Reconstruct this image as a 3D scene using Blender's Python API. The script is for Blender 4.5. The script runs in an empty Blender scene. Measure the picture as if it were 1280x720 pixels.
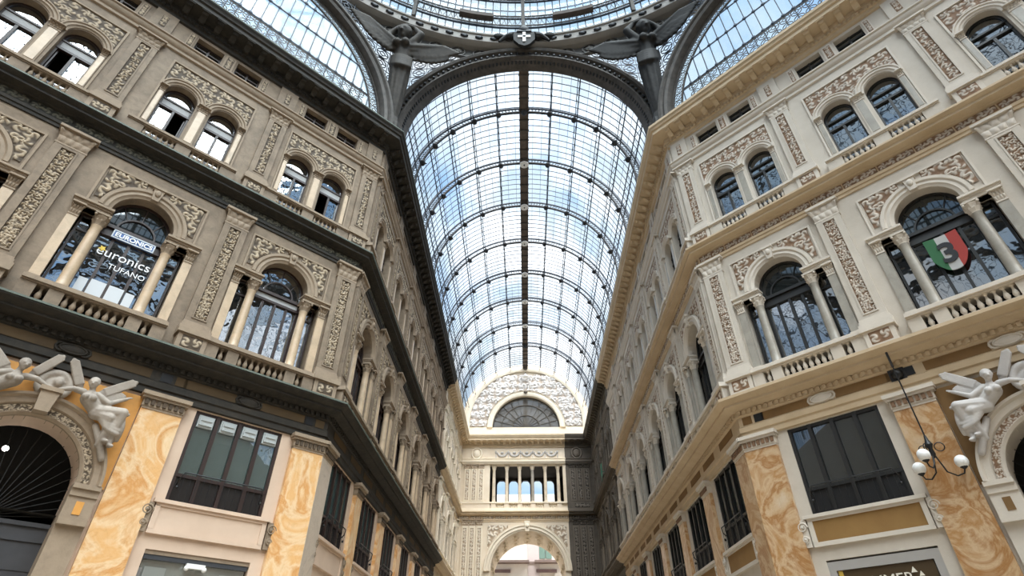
import bpy, math, random
import numpy as np
from mathutils import Matrix, Vector
random.seed(7)
rng = np.random.RandomState(5)
PI = math.pi
COL = bpy.context.scene.collection

# ------------------------------------------------------------------ mesh builder
class MB:
    def __init__(self):
        self.v = []; self.f = []; self.mi = []; self.cur = 0; self.val = None
    def add(self, vs, fs):
        b = len(self.v)
        self.v.extend([tuple(map(float, p)) for p in vs])
        for f in fs:
            self.f.append(tuple(i + b for i in f)); self.mi.append(self.cur)
        return self
    def box(self, x0, x1, y0, y1, z0, z1):
        vs = [(x0,y0,z0),(x1,y0,z0),(x1,y1,z0),(x0,y1,z0),(x0,y0,z1),(x1,y0,z1),(x1,y1,z1),(x0,y1,z1)]
        return self.add(vs, [(0,3,2,1),(4,5,6,7),(0,1,5,4),(1,2,6,5),(2,3,7,6),(3,0,4,7)])
    def prism(self, pts, y0, y1):
        n = len(pts)
        vs = [(x,y0,z) for x,z in pts] + [(x,y1,z) for x,z in pts]
        fs = [tuple(range(n)), tuple(range(2*n-1, n-1, -1))]
        fs += [(i, i+n, (i+1)%n+n, (i+1)%n) for i in range(n)]
        return self.add(vs, fs)
    def lathe(self, prof, c=(0,0,0), n=16, mod=None, cap=True):
        vs = []
        for r, z in prof:
            for k in range(n):
                a = 2*PI*k/n
                rr = r * (mod(a, z) if mod else 1)
                vs.append((c[0]+rr*math.cos(a), c[1]+rr*math.sin(a), c[2]+z))
        fs = []
        for j in range(len(prof)-1):
            for k in range(n):
                fs.append((j*n+k, j*n+(k+1)%n, (j+1)*n+(k+1)%n, (j+1)*n+k))
        if cap:
            fs.append(tuple(range(n-1,-1,-1))); fs.append(tuple((len(prof)-1)*n+k for k in range(n)))
        return self.add(vs, fs)
    def tube(self, path, r, n=6, closed=False, up=None):
        P = [Vector(p) for p in path]; m = len(P)
        vs = []; ref = None
        for i in range(m):
            a = P[i-1] if (i > 0 or closed) else P[i]
            b = P[(i+1) % m] if (i < m-1 or closed) else P[i]
            t = (b-a)
            t = t.normalized() if t.length > 1e-9 else Vector((0,0,1))
            if ref is None:
                ref = Vector(up) if up else (Vector((0,0,1)) if abs(t.z) < .9 else Vector((0,1,0)))
            u = ref - t*ref.dot(t)
            if u.length < 1e-6: u = t.orthogonal()
            u.normalize(); ref = u; w = t.cross(u)
            rr = r[i] if hasattr(r, '__len__') else r
            for k in range(n):
                g = 2*PI*(k+.5)/n
                vs.append(P[i] + u*(rr*math.cos(g)) + w*(rr*math.sin(g)))
        fs = []
        for i in range(m if closed else m-1):
            j = (i+1) % m
            for k in range(n):
                fs.append((i*n+k, i*n+(k+1)%n, j*n+(k+1)%n, j*n+k))
        if not closed:
            fs.append(tuple(range(n-1,-1,-1))); fs.append(tuple((m-1)*n+k for k in range(n)))
        return self.add(vs, fs)
    def arc(self, cx, cz, prof, a0=0, a1=PI, n=24, closed=True):
        """sweep a closed (r, y) profile round an arc in the XZ plane"""
        m = len(prof); vs = []
        for i in range(n+1):
            a = a0 + (a1-a0)*i/n
            for r, y in prof: vs.append((cx+r*math.cos(a), y, cz+r*math.sin(a)))
        fs = []
        for i in range(n):
            for k in range(m if closed else m-1):
                fs.append((i*m+k, (i+1)*m+k, (i+1)*m+(k+1)%m, i*m+(k+1)%m))
        if closed:
            fs.append(tuple(range(m))); fs.append(tuple(n*m+k for k in range(m-1,-1,-1)))
        return self.add(vs, fs)
    def ball(self, c, rx, ry=None, rz=None, nu=12, nv=8, M=None):
        ry = ry or rx; rz = rz or rx; vs = []
        for j in range(nv+1):
            t = PI*j/nv
            for k in range(nu):
                a = 2*PI*k/nu
                p = Vector((rx*math.sin(t)*math.cos(a), ry*math.sin(t)*math.sin(a), -rz*math.cos(t)))
                if M: p = M @ p
                vs.append(p + Vector(c))
        fs = [(j*nu+k, j*nu+(k+1)%nu, (j+1)*nu+(k+1)%nu, (j+1)*nu+k) for j in range(nv) for k in range(nu)]
        return self.add(vs, fs)
    def cap(self, p, q, r0, r1, n=10):
        p = Vector(p); q = Vector(q); d = (q-p)
        L = d.length; t = d/L if L > 1e-6 else Vector((0,0,1)); path = []; rad = []
        for k in range(4):
            a = PI/2*k/3.2
            path.append(p - t*(r0*math.cos(a))); rad.append(max(r0*math.sin(a), r0*.05))
        path.append(p); rad.append(r0); path.append(q); rad.append(r1)
        for k in range(3,-1,-1):
            a = PI/2*k/3.2
            path.append(q + t*(r1*math.cos(a))); rad.append(max(r1*math.sin(a), r1*.05))
        return self.tube(path, rad, n)
    def grid(self, X, Z, Y, mask=None, val=None):
        """height grid: arrays (nz,nx); y = Y; faces dropped where mask (cells) is False"""
        nz, nx = X.shape; b = len(self.v)
        self.v.extend([(float(X[j,i]), float(Y[j,i]), float(Z[j,i])) for j in range(nz) for i in range(nx)])
        for j in range(nz-1):
            for i in range(nx-1):
                if mask is None or mask[j,i]:
                    self.f.append((b+j*nx+i, b+j*nx+i+1, b+(j+1)*nx+i+1, b+(j+1)*nx+i)); self.mi.append(self.cur)
        if val is not None:
            if self.val is None: self.val = [0.0]*b
            self.val.extend([float(x) for x in val.ravel()])
        return self
    def mesh(self, name, smooth=35):
        me = bpy.data.meshes.new(name)
        v = self.v; f = self.f
        me.from_pydata(v, [], f)
        if self.val is not None:
            at = me.attributes.new('relief', 'FLOAT', 'POINT')
            vv = list(self.val) + [0.0]*(len(v)-len(self.val))
            at.data.foreach_set('value', vv)
        if any(self.mi):
            me.polygons.foreach_set('material_index', self.mi)
        me.validate()
        if smooth and me.polygons:
            me.polygons.foreach_set('use_smooth', [True]*len(me.polygons))
            me.set_sharp_from_angle(angle=math.radians(smooth))
        me.update()
        return me

CACHE = {}
def cached(key, fn, *a):
    if key not in CACHE:
        r = fn(*a)
        CACHE[key] = r.mesh(key) if isinstance(r, MB) else r
    return CACHE[key]

# ------------------------------------------------------------------ objects
def tag(o, label=None, cat=None, group=None, kind=None):
    if label: o['label'] = label
    if cat: o['category'] = cat
    if group: o['group'] = group
    if kind: o['kind'] = kind
    return o
def obj(name, me, mats, parent=None, mw=None, loc=None):
    if isinstance(me, MB): me = me.mesh(name)
    o = bpy.data.objects.new(name, me); COL.objects.link(o)
    mats = mats if isinstance(mats, (list, tuple)) else [mats]
    while len(me.materials) < len(mats): me.materials.append(None)
    for i, m in enumerate(mats):
        o.material_slots[i].link = 'OBJECT'; o.material_slots[i].material = m
    if parent: o.parent = parent
    if mw is not None: o.matrix_world = mw
    if loc is not None: o.location = loc
    return o
def empty(name, mw):
    o = bpy.data.objects.new(name, None); COL.objects.link(o); o.matrix_world = mw
    o.empty_display_size = .2
    return o
class Facade:
    """local x runs along the wall as one faces it, y goes INTO the wall, z is up"""
    def __init__(self, ox, oy, ux, uy, L, name):
        self.M = Matrix(((ux, -uy, 0, ox), (uy, ux, 0, oy), (0, 0, 1, 0), (0, 0, 0, 1)))
        self.L = L; self.name = name
    def at(self, s=0, y=0, z=0, rz=0):
        M = self.M @ Matrix.Translation((s, y, z))
        return M @ Matrix.Rotation(rz, 4, 'Z') if rz else M
    def thing(self, name, s, y, z, label, cat, group=None, kind='thing'):
        return tag(empty(name, self.at(s, y, z)), label, cat, group, kind)
    def solo(self, name, me, mats, s, y, z, label, cat, group=None, kind='thing'):
        return tag(obj(name, me, mats, mw=self.at(s, y, z)), label, cat, group, kind)

# ------------------------------------------------------------------ materials
def new_mat(name):
    m = bpy.data.materials.new(name); m.use_nodes = True
    nt = m.node_tree; nt.nodes.clear()
    return m, nt, nt.nodes, nt.links
def out(nt, sh):
    o = nt.nodes.new('ShaderNodeOutputMaterial'); nt.links.new(sh, o.inputs['Surface'])
def ramp(N, pts):
    r = N.new('ShaderNodeValToRGB'); e = r.color_ramp.elements
    while len(e) < len(pts): e.new(.5)
    for k, (p, c) in enumerate(pts): e[k].position = p; e[k].color = (*c, 1)
    return r
def noise(N, L, vec, scale, detail=4, rough=.55, dist=0):
    n = N.new('ShaderNodeTexNoise'); n.inputs['Scale'].default_value = scale
    n.inputs['Detail'].default_value = detail; n.inputs['Roughness'].default_value = rough
    n.inputs['Distortion'].default_value = dist
    L.new(vec, n.inputs['Vector']); return n
def coord(N, L, world=True):
    if world:
        g = N.new('ShaderNodeNewGeometry'); return g.outputs['Position']
    return N.new('ShaderNodeTexCoord').outputs['Object']
def stone(name, c0, c1, rough=.75, scale=.9, bump=.15, dirt=None, dirt_amt=.5):
    m, nt, N, L = new_mat(name); P = coord(N, L)
    b = N.new('ShaderNodeBsdfPrincipled'); b.inputs['Roughness'].default_value = rough
    n1 = noise(N, L, P, scale, 6, .62); r = ramp(N, [(.32, c1), (.66, c0)])
    L.new(n1.outputs['Fac'], r.inputs['Fac']); c = r.outputs['Color']
    if dirt:
        n2 = noise(N, L, P, scale*3.1, 7, .7, .6); r2 = ramp(N, [(.45, (0,0,0)), (.7, (dirt_amt,)*3)])
        L.new(n2.outputs['Fac'], r2.inputs['Fac'])
        mx = N.new('ShaderNodeMix'); mx.data_type = 'RGBA'; L.new(r2.outputs['Color'], mx.inputs['Factor'])
        L.new(c, mx.inputs['A']); mx.inputs['B'].default_value = (*dirt, 1); c = mx.outputs['Result']
    L.new(c, b.inputs['Base Color'])
    if bump:
        n3 = noise(N, L, P, 14, 5, .6); bp = N.new('ShaderNodeBump'); bp.inputs['Strength'].default_value = bump
        bp.inputs['Distance'].default_value = .03; L.new(n3.outputs['Fac'], bp.inputs['Height']); L.new(bp.outputs['Normal'], b.inputs['Normal'])
    out(nt, b.outputs[0]); return m
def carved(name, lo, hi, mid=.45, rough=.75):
    """carved relief: the ground between the carving is coloured darker than the raised leaves"""
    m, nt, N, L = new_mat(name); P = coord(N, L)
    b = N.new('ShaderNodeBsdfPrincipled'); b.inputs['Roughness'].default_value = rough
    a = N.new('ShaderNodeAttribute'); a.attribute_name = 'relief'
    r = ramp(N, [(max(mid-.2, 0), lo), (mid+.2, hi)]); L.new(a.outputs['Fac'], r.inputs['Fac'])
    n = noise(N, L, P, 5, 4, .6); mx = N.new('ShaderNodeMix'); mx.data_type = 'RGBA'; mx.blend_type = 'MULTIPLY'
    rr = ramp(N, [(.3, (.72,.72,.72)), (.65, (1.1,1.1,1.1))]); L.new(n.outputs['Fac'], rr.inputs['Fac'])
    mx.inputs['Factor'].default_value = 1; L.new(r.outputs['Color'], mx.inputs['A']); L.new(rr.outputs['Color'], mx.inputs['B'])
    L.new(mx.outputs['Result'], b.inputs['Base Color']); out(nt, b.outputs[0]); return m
def marble(name, cols, scale=.55, rough=.28, dist=2.2):
    m, nt, N, L = new_mat(name); P = coord(N, L)
    b = N.new('ShaderNodeBsdfPrincipled'); b.inputs['Roughness'].default_value = rough
    n = noise(N, L, P, scale, 9, .58, dist); r = ramp(N, cols); L.new(n.outputs['Fac'], r.inputs['Fac'])
    n2 = noise(N, L, P, scale*2.4, 5, .6, 3.0); r2 = ramp(N, [(.47, (1,1,1)), (.5, (.78,.70,.58)), (.53, (1,1,1))]); L.new(n2.outputs['Fac'], r2.inputs['Fac'])
    mx = N.new('ShaderNodeMix'); mx.data_type = 'RGBA'; mx.blend_type = 'MULTIPLY'; mx.inputs['Factor'].default_value = .35
    L.new(r.outputs['Color'], mx.inputs['A']); L.new(r2.outputs['Color'], mx.inputs['B'])
    L.new(mx.outputs['Result'], b.inputs['Base Color']); out(nt, b.outputs[0]); return m
def plain(name, c, rough=.5, metal=0, var=0):
    m, nt, N, L = new_mat(name)
    b = N.new('ShaderNodeBsdfPrincipled'); b.inputs['Roughness'].default_value = rough; b.inputs['Metallic'].default_value = metal
    P = coord(N, L); n = noise(N, L, P, 3.0, 5, .6)
    r = ramp(N, [(.3, tuple(x*(1-var) for x in c)), (.7, c)]); L.new(n.outputs['Fac'], r.inputs['Fac'])
    L.new(r.outputs['Color'], b.inputs['Base Color']); out(nt, b.outputs[0]); return m
def emit(name, c, s):
    m, nt, N, L = new_mat(name); e = N.new('ShaderNodeEmission'); e.inputs['Color'].default_value = (*c, 1); e.inputs['Strength'].default_value = s
    out(nt, e.outputs[0]); return m
def window_glass(name, refl, tint=(.35,.4,.42), wav=.0, back=(.02,.022,.022), solid=.35):
    m, nt, N, L = new_mat(name)
    t = N.new('ShaderNodeBsdfTransparent'); t.inputs['Color'].default_value = (*tint, 1)
    d = N.new('ShaderNodeBsdfDiffuse'); d.inputs['Color'].default_value = (*back, 1)
    g = N.new('ShaderNodeBsdfGlossy'); g.inputs['Roughness'].default_value = .02; g.inputs['Color'].default_value = (.92,.96,1,1)
    a = N.new('ShaderNodeMixShader'); a.inputs[0].default_value = solid; L.new(t.outputs[0], a.inputs[1]); L.new(d.outputs[0], a.inputs[2])
    k = N.new('ShaderNodeMixShader'); k.inputs[0].default_value = refl; L.new(a.outputs[0], k.inputs[1]); L.new(g.outputs[0], k.inputs[2])
    if wav:
        P = coord(N, L); n = noise(N, L, P, 1.6, 2, .5); bp = N.new('ShaderNodeBump'); bp.inputs['Strength'].default_value = wav; bp.inputs['Distance'].default_value = .1
        L.new(n.outputs['Fac'], bp.inputs['Height']); L.new(bp.outputs['Normal'], g.inputs['Normal'])
    out(nt, k.outputs[0]); return m
def roof_glass(name, tint=(.93,.97,1), frost=.16):
    """roof panes: clear glass, some panes milky with dust"""
    m, nt, N, L = new_mat(name); P = coord(N, L)
    t = N.new('ShaderNodeBsdfTransparent'); t.inputs['Color'].default_value = (*tint, 1)
    d = N.new('ShaderNodeBsdfTranslucent'); d.inputs['Color'].default_value = (.95,.97,1,1)
    n = noise(N, L, P, .16, 3, .5); r = ramp(N, [(.42, (frost*.25,)*3), (.6, (frost*2.1,)*3)]); L.new(n.outputs['Fac'], r.inputs['Fac'])
    a = N.new('ShaderNodeMixShader'); L.new(r.outputs['Color'], a.inputs[0]); L.new(t.outputs[0], a.inputs[1]); L.new(d.outputs[0], a.inputs[2])
    g = N.new('ShaderNodeBsdfGlossy'); g.inputs['Roughness'].default_value = .05
    k = N.new('ShaderNodeMixShader'); k.inputs[0].default_value = .05; L.new(a.outputs[0], k.inputs[1]); L.new(g.outputs[0], k.inputs[2])
    out(nt, k.outputs[0]); return m

# palettes: the left-hand facade is unrestored, the right-hand one freshly cleaned
class Pal: pass
def palette(key, st, st2, lo, hi, col, cor, cor2, frm, gl, brown, dirt=None):
    p = Pal(); p.key = key
    p.stone = stone('stone_'+key, st, st2, dirt=dirt, dirt_amt=.55 if dirt else 0)
    p.light = stone('mouldings_'+key, tuple(min(x*1.1, .85) for x in st), st, scale=1.4, dirt=dirt, dirt_amt=.3)
    p.carved = carved('carving_'+key, lo, hi)
    p.column = marble('column_marble_'+key, [(.3, tuple(x*.78 for x in col)), (.6, col)], 2.2, .35, .6)
    p.cornice = stone('cornice_'+key, cor, cor2, scale=1.1, dirt=dirt, dirt_amt=.2)
    p.frame = plain('frame_'+key, frm, .45, 0, .3)
    p.glass = gl; p.brown = stone('frieze_panel_'+key, brown, tuple(x*.75 for x in brown), bump=.05)
    return p
G_L = window_glass('pane_reflective', .42, wav=.12)
G_R = window_glass('pane_dark', .26, tint=(.2,.23,.26), wav=.05, solid=.7)
G_F = window_glass('pane_far', .12, tint=(.2,.2,.2), solid=.6)
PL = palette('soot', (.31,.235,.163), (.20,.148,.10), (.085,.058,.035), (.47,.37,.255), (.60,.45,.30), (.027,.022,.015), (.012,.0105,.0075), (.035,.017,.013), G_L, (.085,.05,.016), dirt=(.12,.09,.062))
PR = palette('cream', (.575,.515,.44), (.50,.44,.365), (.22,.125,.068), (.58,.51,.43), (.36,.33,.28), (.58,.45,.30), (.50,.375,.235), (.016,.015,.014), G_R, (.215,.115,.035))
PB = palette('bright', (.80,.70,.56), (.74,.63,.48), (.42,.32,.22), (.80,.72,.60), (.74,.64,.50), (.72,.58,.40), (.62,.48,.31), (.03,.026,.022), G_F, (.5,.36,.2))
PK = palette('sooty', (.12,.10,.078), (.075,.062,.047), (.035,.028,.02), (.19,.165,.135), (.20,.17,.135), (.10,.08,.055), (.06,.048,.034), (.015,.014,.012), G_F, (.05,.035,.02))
M_GREENLIP = plain('green_patina', (.13,.155,.125), .6, .1, .3)
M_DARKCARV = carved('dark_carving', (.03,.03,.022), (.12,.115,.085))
M_IN = plain('interior_dark', (.028,.025,.022), .9)
M_MARB_L = marble('yellow_marble_warm', [(.26,(.80,.57,.34)), (.40,(.74,.42,.17)), (.47,(.80,.58,.35)), (.54,(.64,.31,.10)), (.60,(.78,.54,.30)), (.72,(.82,.66,.46))], .5, .3, 1.4)
M_MARB_R = marble('yellow_marble_veined', [(.28,(.60,.43,.27)), (.40,(.42,.22,.08)), (.47,(.58,.41,.25)), (.54,(.36,.17,.055)), (.60,(.54,.36,.2)), (.72,(.60,.47,.33))], .6, .3, 1.5)
M_MARB_N = marble('grey_pink_marble', [(.3,(.5,.42,.34)), (.55,(.62,.52,.42)), (.7,(.4,.33,.27))], .8, .3, 2.)
M_CREAM_L = stone('pinkish_plaster', (.66,.50,.38), (.58,.43,.32), bump=.05)
M_IRON = plain('dark_iron', (.03,.032,.036), .55, .3, .4)
M_IRONB = plain('blue_grey_iron', (.045,.06,.085), .5, .3, .3)
M_IRONG = plain('weathered_grey_iron', (.095,.083,.072), .7, .2, .5)
M_BRONZE = plain('dark_bronze', (.016,.014,.012), .75, .0, .5)
M_RGLASS = roof_glass('roof_glass')
M_CLEAR = roof_glass('dome_glass', (.80,.92,1.0), .05)
M_FAN = roof_glass('lunette_glass', (.86,.96,1.0), .12)
M_WHITE = plain('white_paint', (.85,.85,.83), .5)
M_BLACK = plain('black_iron', (.012,.012,.013), .45, .2)
M_GREYB = plain('grey_blind', (.42,.42,.42), .7)

# ------------------------------------------------------------------ carved relief
def scroll_field(X, Z, w, seed=0, cell=None, figures=False):
    """acanthus scrolls: alternating spirals with leaf lobes"""
    r = np.random.RandomState(seed); cell = cell or w*.8
    H = np.zeros_like(X)
    x0, x1, z0, z1 = X.min(), X.max(), Z.min(), Z.max()
    nx = max(1, int(round((x1-x0)/cell))); nz = max(1, int(round((z1-z0)/cell)))
    for j in range(nz):
        for i in range(nx):
            cx = x0 + (i+.5)*(x1-x0)/nx + r.uniform(-.12,.12)*cell
            cz = z0 + (j+.5)*(z1-z0)/nz + r.uniform(-.12,.12)*cell
            dx, dz = X-cx, Z-cz; R = np.hypot(dx, dz); th = np.arctan2(dz, dx)
            sg = 1 if (i+j) % 2 else -1; nl = r.choice([2,3,4,5])
            sp = .5+.5*np.cos(nl*th*1.0 + sg*9*R/cell + r.uniform(0,6))
            env = np.clip(1-(R/(cell*.62))**4, 0, 1)
            h = env*(.25+.75*sp**1.3)
            h = np.maximum(h, np.clip(1-(R/(cell*.15))**2, 0, 1))
            H = np.maximum(H, h)
    if figures:
        for _ in range(int((z1-z0)/.9)):
            cx = r.uniform(-.12,.12)*w; cz = r.uniform(z0+.3, z1-.4)
            for ddz, rx, rz in ((0,.16,.26),(.33,.085,.1),(-.3,.11,.2)):
                d = ((X-cx-r.uniform(-.04,.04))/(rx*w/.4))**2 + ((Z-cz-ddz)/rz)**2
                H = np.maximum(H, np.clip(1.05-d, 0, .9)*(.55+.45*np.sin(X*70+Z*40)*np.sin(Z*55)))
    return H
def relief(w, h, step=.03, depth=.055, seed=0, cell=None, mask=None, figures=False, x0=None, z0=0.):
    x0 = -w/2 if x0 is None else x0
    nx = max(3, int(round(w/step))+1); nz = max(3, int(round(h/step))+1)
    X, Z = np.meshgrid(np.linspace(x0, x0+w, nx), np.linspace(z0, z0+h, nz))
    H = scroll_field(X, Z, w, seed, cell, figures)
    H[0,:] *= .2; H[-1,:] *= .2; H[:,0] *= .2; H[:,-1] *= .2
    cm = None
    if mask:
        xc = (X[:-1,:-1]+X[1:,1:])/2; zc = (Z[:-1,:-1]+Z[1:,1:])/2; cm = mask(xc, zc)
    return MB().grid(X, Z, -depth*H, cm, H)

# ------------------------------------------------------------------ classical elements
def capital(r, h, r2=None):
    b = MB()
    def mod(a, z):
        u = z/h
        return 1 + .17*max(0, math.sin(8*a + (PI if u > .45 else 0)))*math.sin(min(u/.9, 1)*PI)
    prof = [(r*1.12,0),(r*1.12,h*.06),(r*.98,h*.08),(r*1.08,h*.2),(r*1.32,h*.36),(r*1.12,h*.42),(r*1.2,h*.55),(r*1.5,h*.74),(r*1.35,h*.8),(r*1.5,h*.84)]
    b.lathe(prof, n=32, mod=mod)
    a = r*1.52
    for sx in (-1,1):
        for sy in (-1,1):
            b.ball((sx*a*.84, sy*a*.84, h*.76), r*.3, r*.3, h*.12, 8, 6)
    b.box(-a, a, -a, a, h*.87, h)
    return b
def shaft(r, h):
    return MB().lathe([(r*1.08,0),(r*1.08,h*.015),(r,h*.03)] + [(r*(1-.12*(t/8)**1.6), h*(.03+.94*t/8)) for t in range(1,9)] + [(r*.96,h*.985),(r*.96,h)], n=20)
def col_base(r, h):
    b = MB(); b.box(-r*1.4, r*1.4, -r*1.4, r*1.4, 0, h*.35)
    b.lathe([(r*1.35,h*.35),(r*1.42,h*.45),(r*1.42,h*.55),(r*1.32,h*.64),(r*1.14,h*.7),(r*1.14,h*.78),(r*1.25,h*.84),(r*1.25,h*.92),(r*1.08,h)], n=20)
    return b
def pil_capital(w, h, d):
    """flat Corinthian capital of a pilaster"""
    b = MB(); nx, nz = 33, 15
    U, V = np.meshgrid(np.linspace(-1, 1, nx), np.linspace(0, 1, nz))
    W = (w/2)*(1 + .28*V**2)
    leaf = np.abs(np.sin(PI*2*(U+1) + (V > .5)*PI/2))*np.sin(PI*np.clip(V*2 % 1, 0, 1))**.7
    vol = np.exp(-((np.abs(U)-.86)**2)/.02 - (V-.85)**2/.015)
    Hh = .55*leaf + .8*vol
    b.grid(U*W, V*h*.86, -(d + .05*V + .085*Hh), val=np.clip(Hh, 0, 1))
    b.box(-w*.66, w*.66, -(d+.16), 0, h*.86, h); b.box(-w/2, w/2, -d, 0, 0, h*.9); b.box(-w*.53, w*.53, -(d+.03), 0, -.05, 0.01)
    return b
def pil_shaft(w, h, d, pw, ph, pz, rim=.05):
    """pilaster shaft with a sunk field framed by a raised moulding"""
    b = MB(); x = w/2; p = pw/2
    b.box(-x, x, -d+.05, 0, 0, h)
    b.box(-x, -p-rim, -d, -d+.06, 0, h); b.box(p+rim, x, -d, -d+.06, 0, h)
    b.box(-p-rim, p+rim, -d, -d+.06, 0, pz-rim); b.box(-p-rim, p+rim, -d, -d+.06, pz+ph+rim, h)
    for a0, a1, z0, z1 in ((-p-rim,-p,pz-rim,pz+ph+rim),(p,p+rim,pz-rim,pz+ph+rim),(-p,p,pz-rim,pz),(-p,p,pz+ph,pz+ph+rim)):
        b.box(a0, a1, -d-.025, -d+.05, z0, z1)
    return b
def moulded_base(w, h, d):
    b = MB(); x = w/2
    b.box(-x-.09, x+.09, -d-.1, 0, 0, h*.5); b.box(-x-.05, x+.05, -d-.06, 0, h*.5, h*.8); b.box(-x-.02, x+.02, -d-.03, 0, h*.8, h)
    return b
def baluster(h, r):
    return MB().lathe([(r*.9,0),(r*.9,h*.1),(r*.5,h*.14),(r*.75,h*.22),(r*1.0,h*.36),(r*.8,h*.5),(r*.42,h*.68),(r*.38,h*.8),(r*.62,h*.86),(r*.85,h*.9),(r*.85,h)], n=10)

# ------------------------------------------------------------------ walls with openings
def arch_top(c, w, zs, n=14):
    return [(c-w*math.cos(PI*k/n), zs+w*math.sin(PI*k/n)) for k in range(n+1)]
def serliana(c, n=14):
    return dict(zb=10.5, pts=[(c-1.6,14.3),(c-.95,14.3)] + arch_top(c,.95,14.6,n) + [(c+.95,14.3),(c+1.6,14.3)])
def arched(c, w, zb, zs, n=14):
    return dict(zb=zb, pts=arch_top(c, w, zs, n))
def rect(x0, x1, zb, zt):
    return dict(zb=zb, pts=[(x0,zt),(x1,zt)])
def wall_strip(b, x0, x1, z0, z1, ops, depth=.5, y=0., sill=True):
    """front face of a wall between x0..x1, z0..z1 with openings and their reveals"""
    x = x0
    def q(a, c, d, e): b.add([(a,y,d),(c,y,d),(c,y,e),(a,y,e)], [(0,1,2,3)])
    for o in sorted(ops, key=lambda o: o['pts'][0][0]):
        P = o['pts']; xa, xb = P[0][0], P[-1][0]; zb = o['zb']
        if xa > x: q(x, xa, z0, z1)
        if zb > z0: q(xa, xb, z0, zb)
        for (ax, az), (cx, cz) in zip(P, P[1:]):
            if cx-ax > 1e-6: b.add([(ax,y,az),(cx,y,cz),(cx,y,z1),(ax,y,z1)], [(0,1,2,3)])
        loop = [(xa,zb)] + P + [(xb,zb)]
        for (ax, az), (cx, cz) in zip(loop, loop[1:]+(loop[:1] if sill else [])):
            b.add([(ax,y,az),(cx,y,cz),(cx,y+depth,cz),(ax,y+depth,az)], [(0,3,2,1)])
        x = xb
    if x < x1: q(x, x1, z0, z1)

# frames, each built about x = 0 at its own base height
def frame_serliana():
    b = MB(); y0, y1 = .36, .45; B = lambda x0,x1,z0,z1,d=0: b.box(x0,x1,y0-d,y1,z0,z1)
    for s in (-1,1):
        B(min(s*.95,s*.86), max(s*.95,s*.86), -.6, 3.45)
        for e in (1.0, 1.52): B(s*e-.03, s*e+.03, -.6, 3.15)
        B(min(s*1.0,s*1.55), max(s*1.0,s*1.55), 0, .12); B(min(s*1.0,s*1.55), max(s*1.0,s*1.55), 2.5, 2.57)
        B(min(s*1.0,s*1.55), max(s*1.0,s*1.55), 3.07, 3.15)
        B(s*.47-.045, s*.47+.045, -.6, 2.75)
    B(-.045, .045, -.6, 2.75, .03)
    B(-.95, .95, 0, .12); B(-.95, .95, 2.68, 2.78, .04); B(-.95, .95, 3.02, 3.14, .06)
    b.arc(0, 3.45, [(.95,y0),(.95,y1),(.86,y1),(.86,y0)], 0, PI, 20)
    b.arc(0, 3.14, [(.6,y0),(.6,y1),(.54,y1),(.54,y0)], 0, PI, 16)
    for a in (PI*.25, PI*.5, PI*.75):
        b.tube([(.52*math.cos(a),.4,3.14+.52*math.sin(a)), (.92*math.cos(a),.4,3.42+.9*math.sin(a))], .025, 4)
    return b
def pane_serliana():
    b = MB(); y = .42; b.add([(-.95,y,0),(.95,y,0),(.95,y,2.8),(-.95,y,2.8)], [(0,1,2,3)])
    for s in (-1,1):
        xa, xb = sorted((s*.99, s*1.57)); b.add([(xa,y,0),(xb,y,0),(xb,y,3.12),(xa,y,3.12)], [(0,1,2,3)])
    return b
def fan_serliana():
    pts = [(-.95,3.0),(.95,3.0)] + [(x,z) for x,z in reversed(arch_top(0,.95,3.45,16))]
    return MB().add([(x,.42,z) for x,z in pts], [tuple(range(len(pts)))])
def frame_bifora(W=.57, hs=2.35):
    b = MB(); y0, y1 = .3, .4; B = lambda x0,x1,z0,z1,d=0: b.box(x0,x1,y0-d,y1,z0,z1)
    for s in (-1,1): B(min(s*W,s*(W-.07)), max(s*W,s*(W-.07)), -.7, hs)
    B(-W, W, 0, .1); B(-W, W, hs-.62, hs-.52, .03); B(-W, W, hs-.18, hs-.1, .02); B(-.045, .045, -.7, hs-.55, .02)
    b.arc(0, hs, [(W,y0),(W,y1),(W-.07,y1),(W-.07,y0)], 0, PI, 18)
    return b
def leaf_pane(x0, x1, z0, z1, y=.37):
    return MB().add([(x0,y,z0),(x1,y,z0),(x1,y,z1),(x0,y,z1)], [(0,1,2,3)])
def fan_pane(W, z0, hs, y=.37):
    pts = [(-W,z0),(W,z0)] + [(x,z) for x,z in reversed(arch_top(0,W,hs,14))]
    return MB().add([(x,y,z) for x,z in pts], [tuple(range(len(pts)))])
def frame_rect(w, h, nx, nz=1, t=.05, y0=.3, y1=.38, bars=None):
    b = MB(); x = w/2
    b.box(-x,-x+t,y0,y1,0,h); b.box(x-t,x,y0,y1,0,h); b.box(-x,x,y0,y1,0,t); b.box(-x,x,y0,y1,h-t,h)
    for i in range(1,nx): b.box(-x+w*i/nx-t*.6, -x+w*i/nx+t*.6, y0-.02, y1, 0, h)
    for z in (bars or [h*j/nz for j in range(1,nz)]): b.box(-x, x, y0-.01, y1, z-t/2, z+t/2)
    return b

ORD = ['nearest','second','third','fourth','fifth','sixth','seventh','eighth','farthest']
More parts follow.
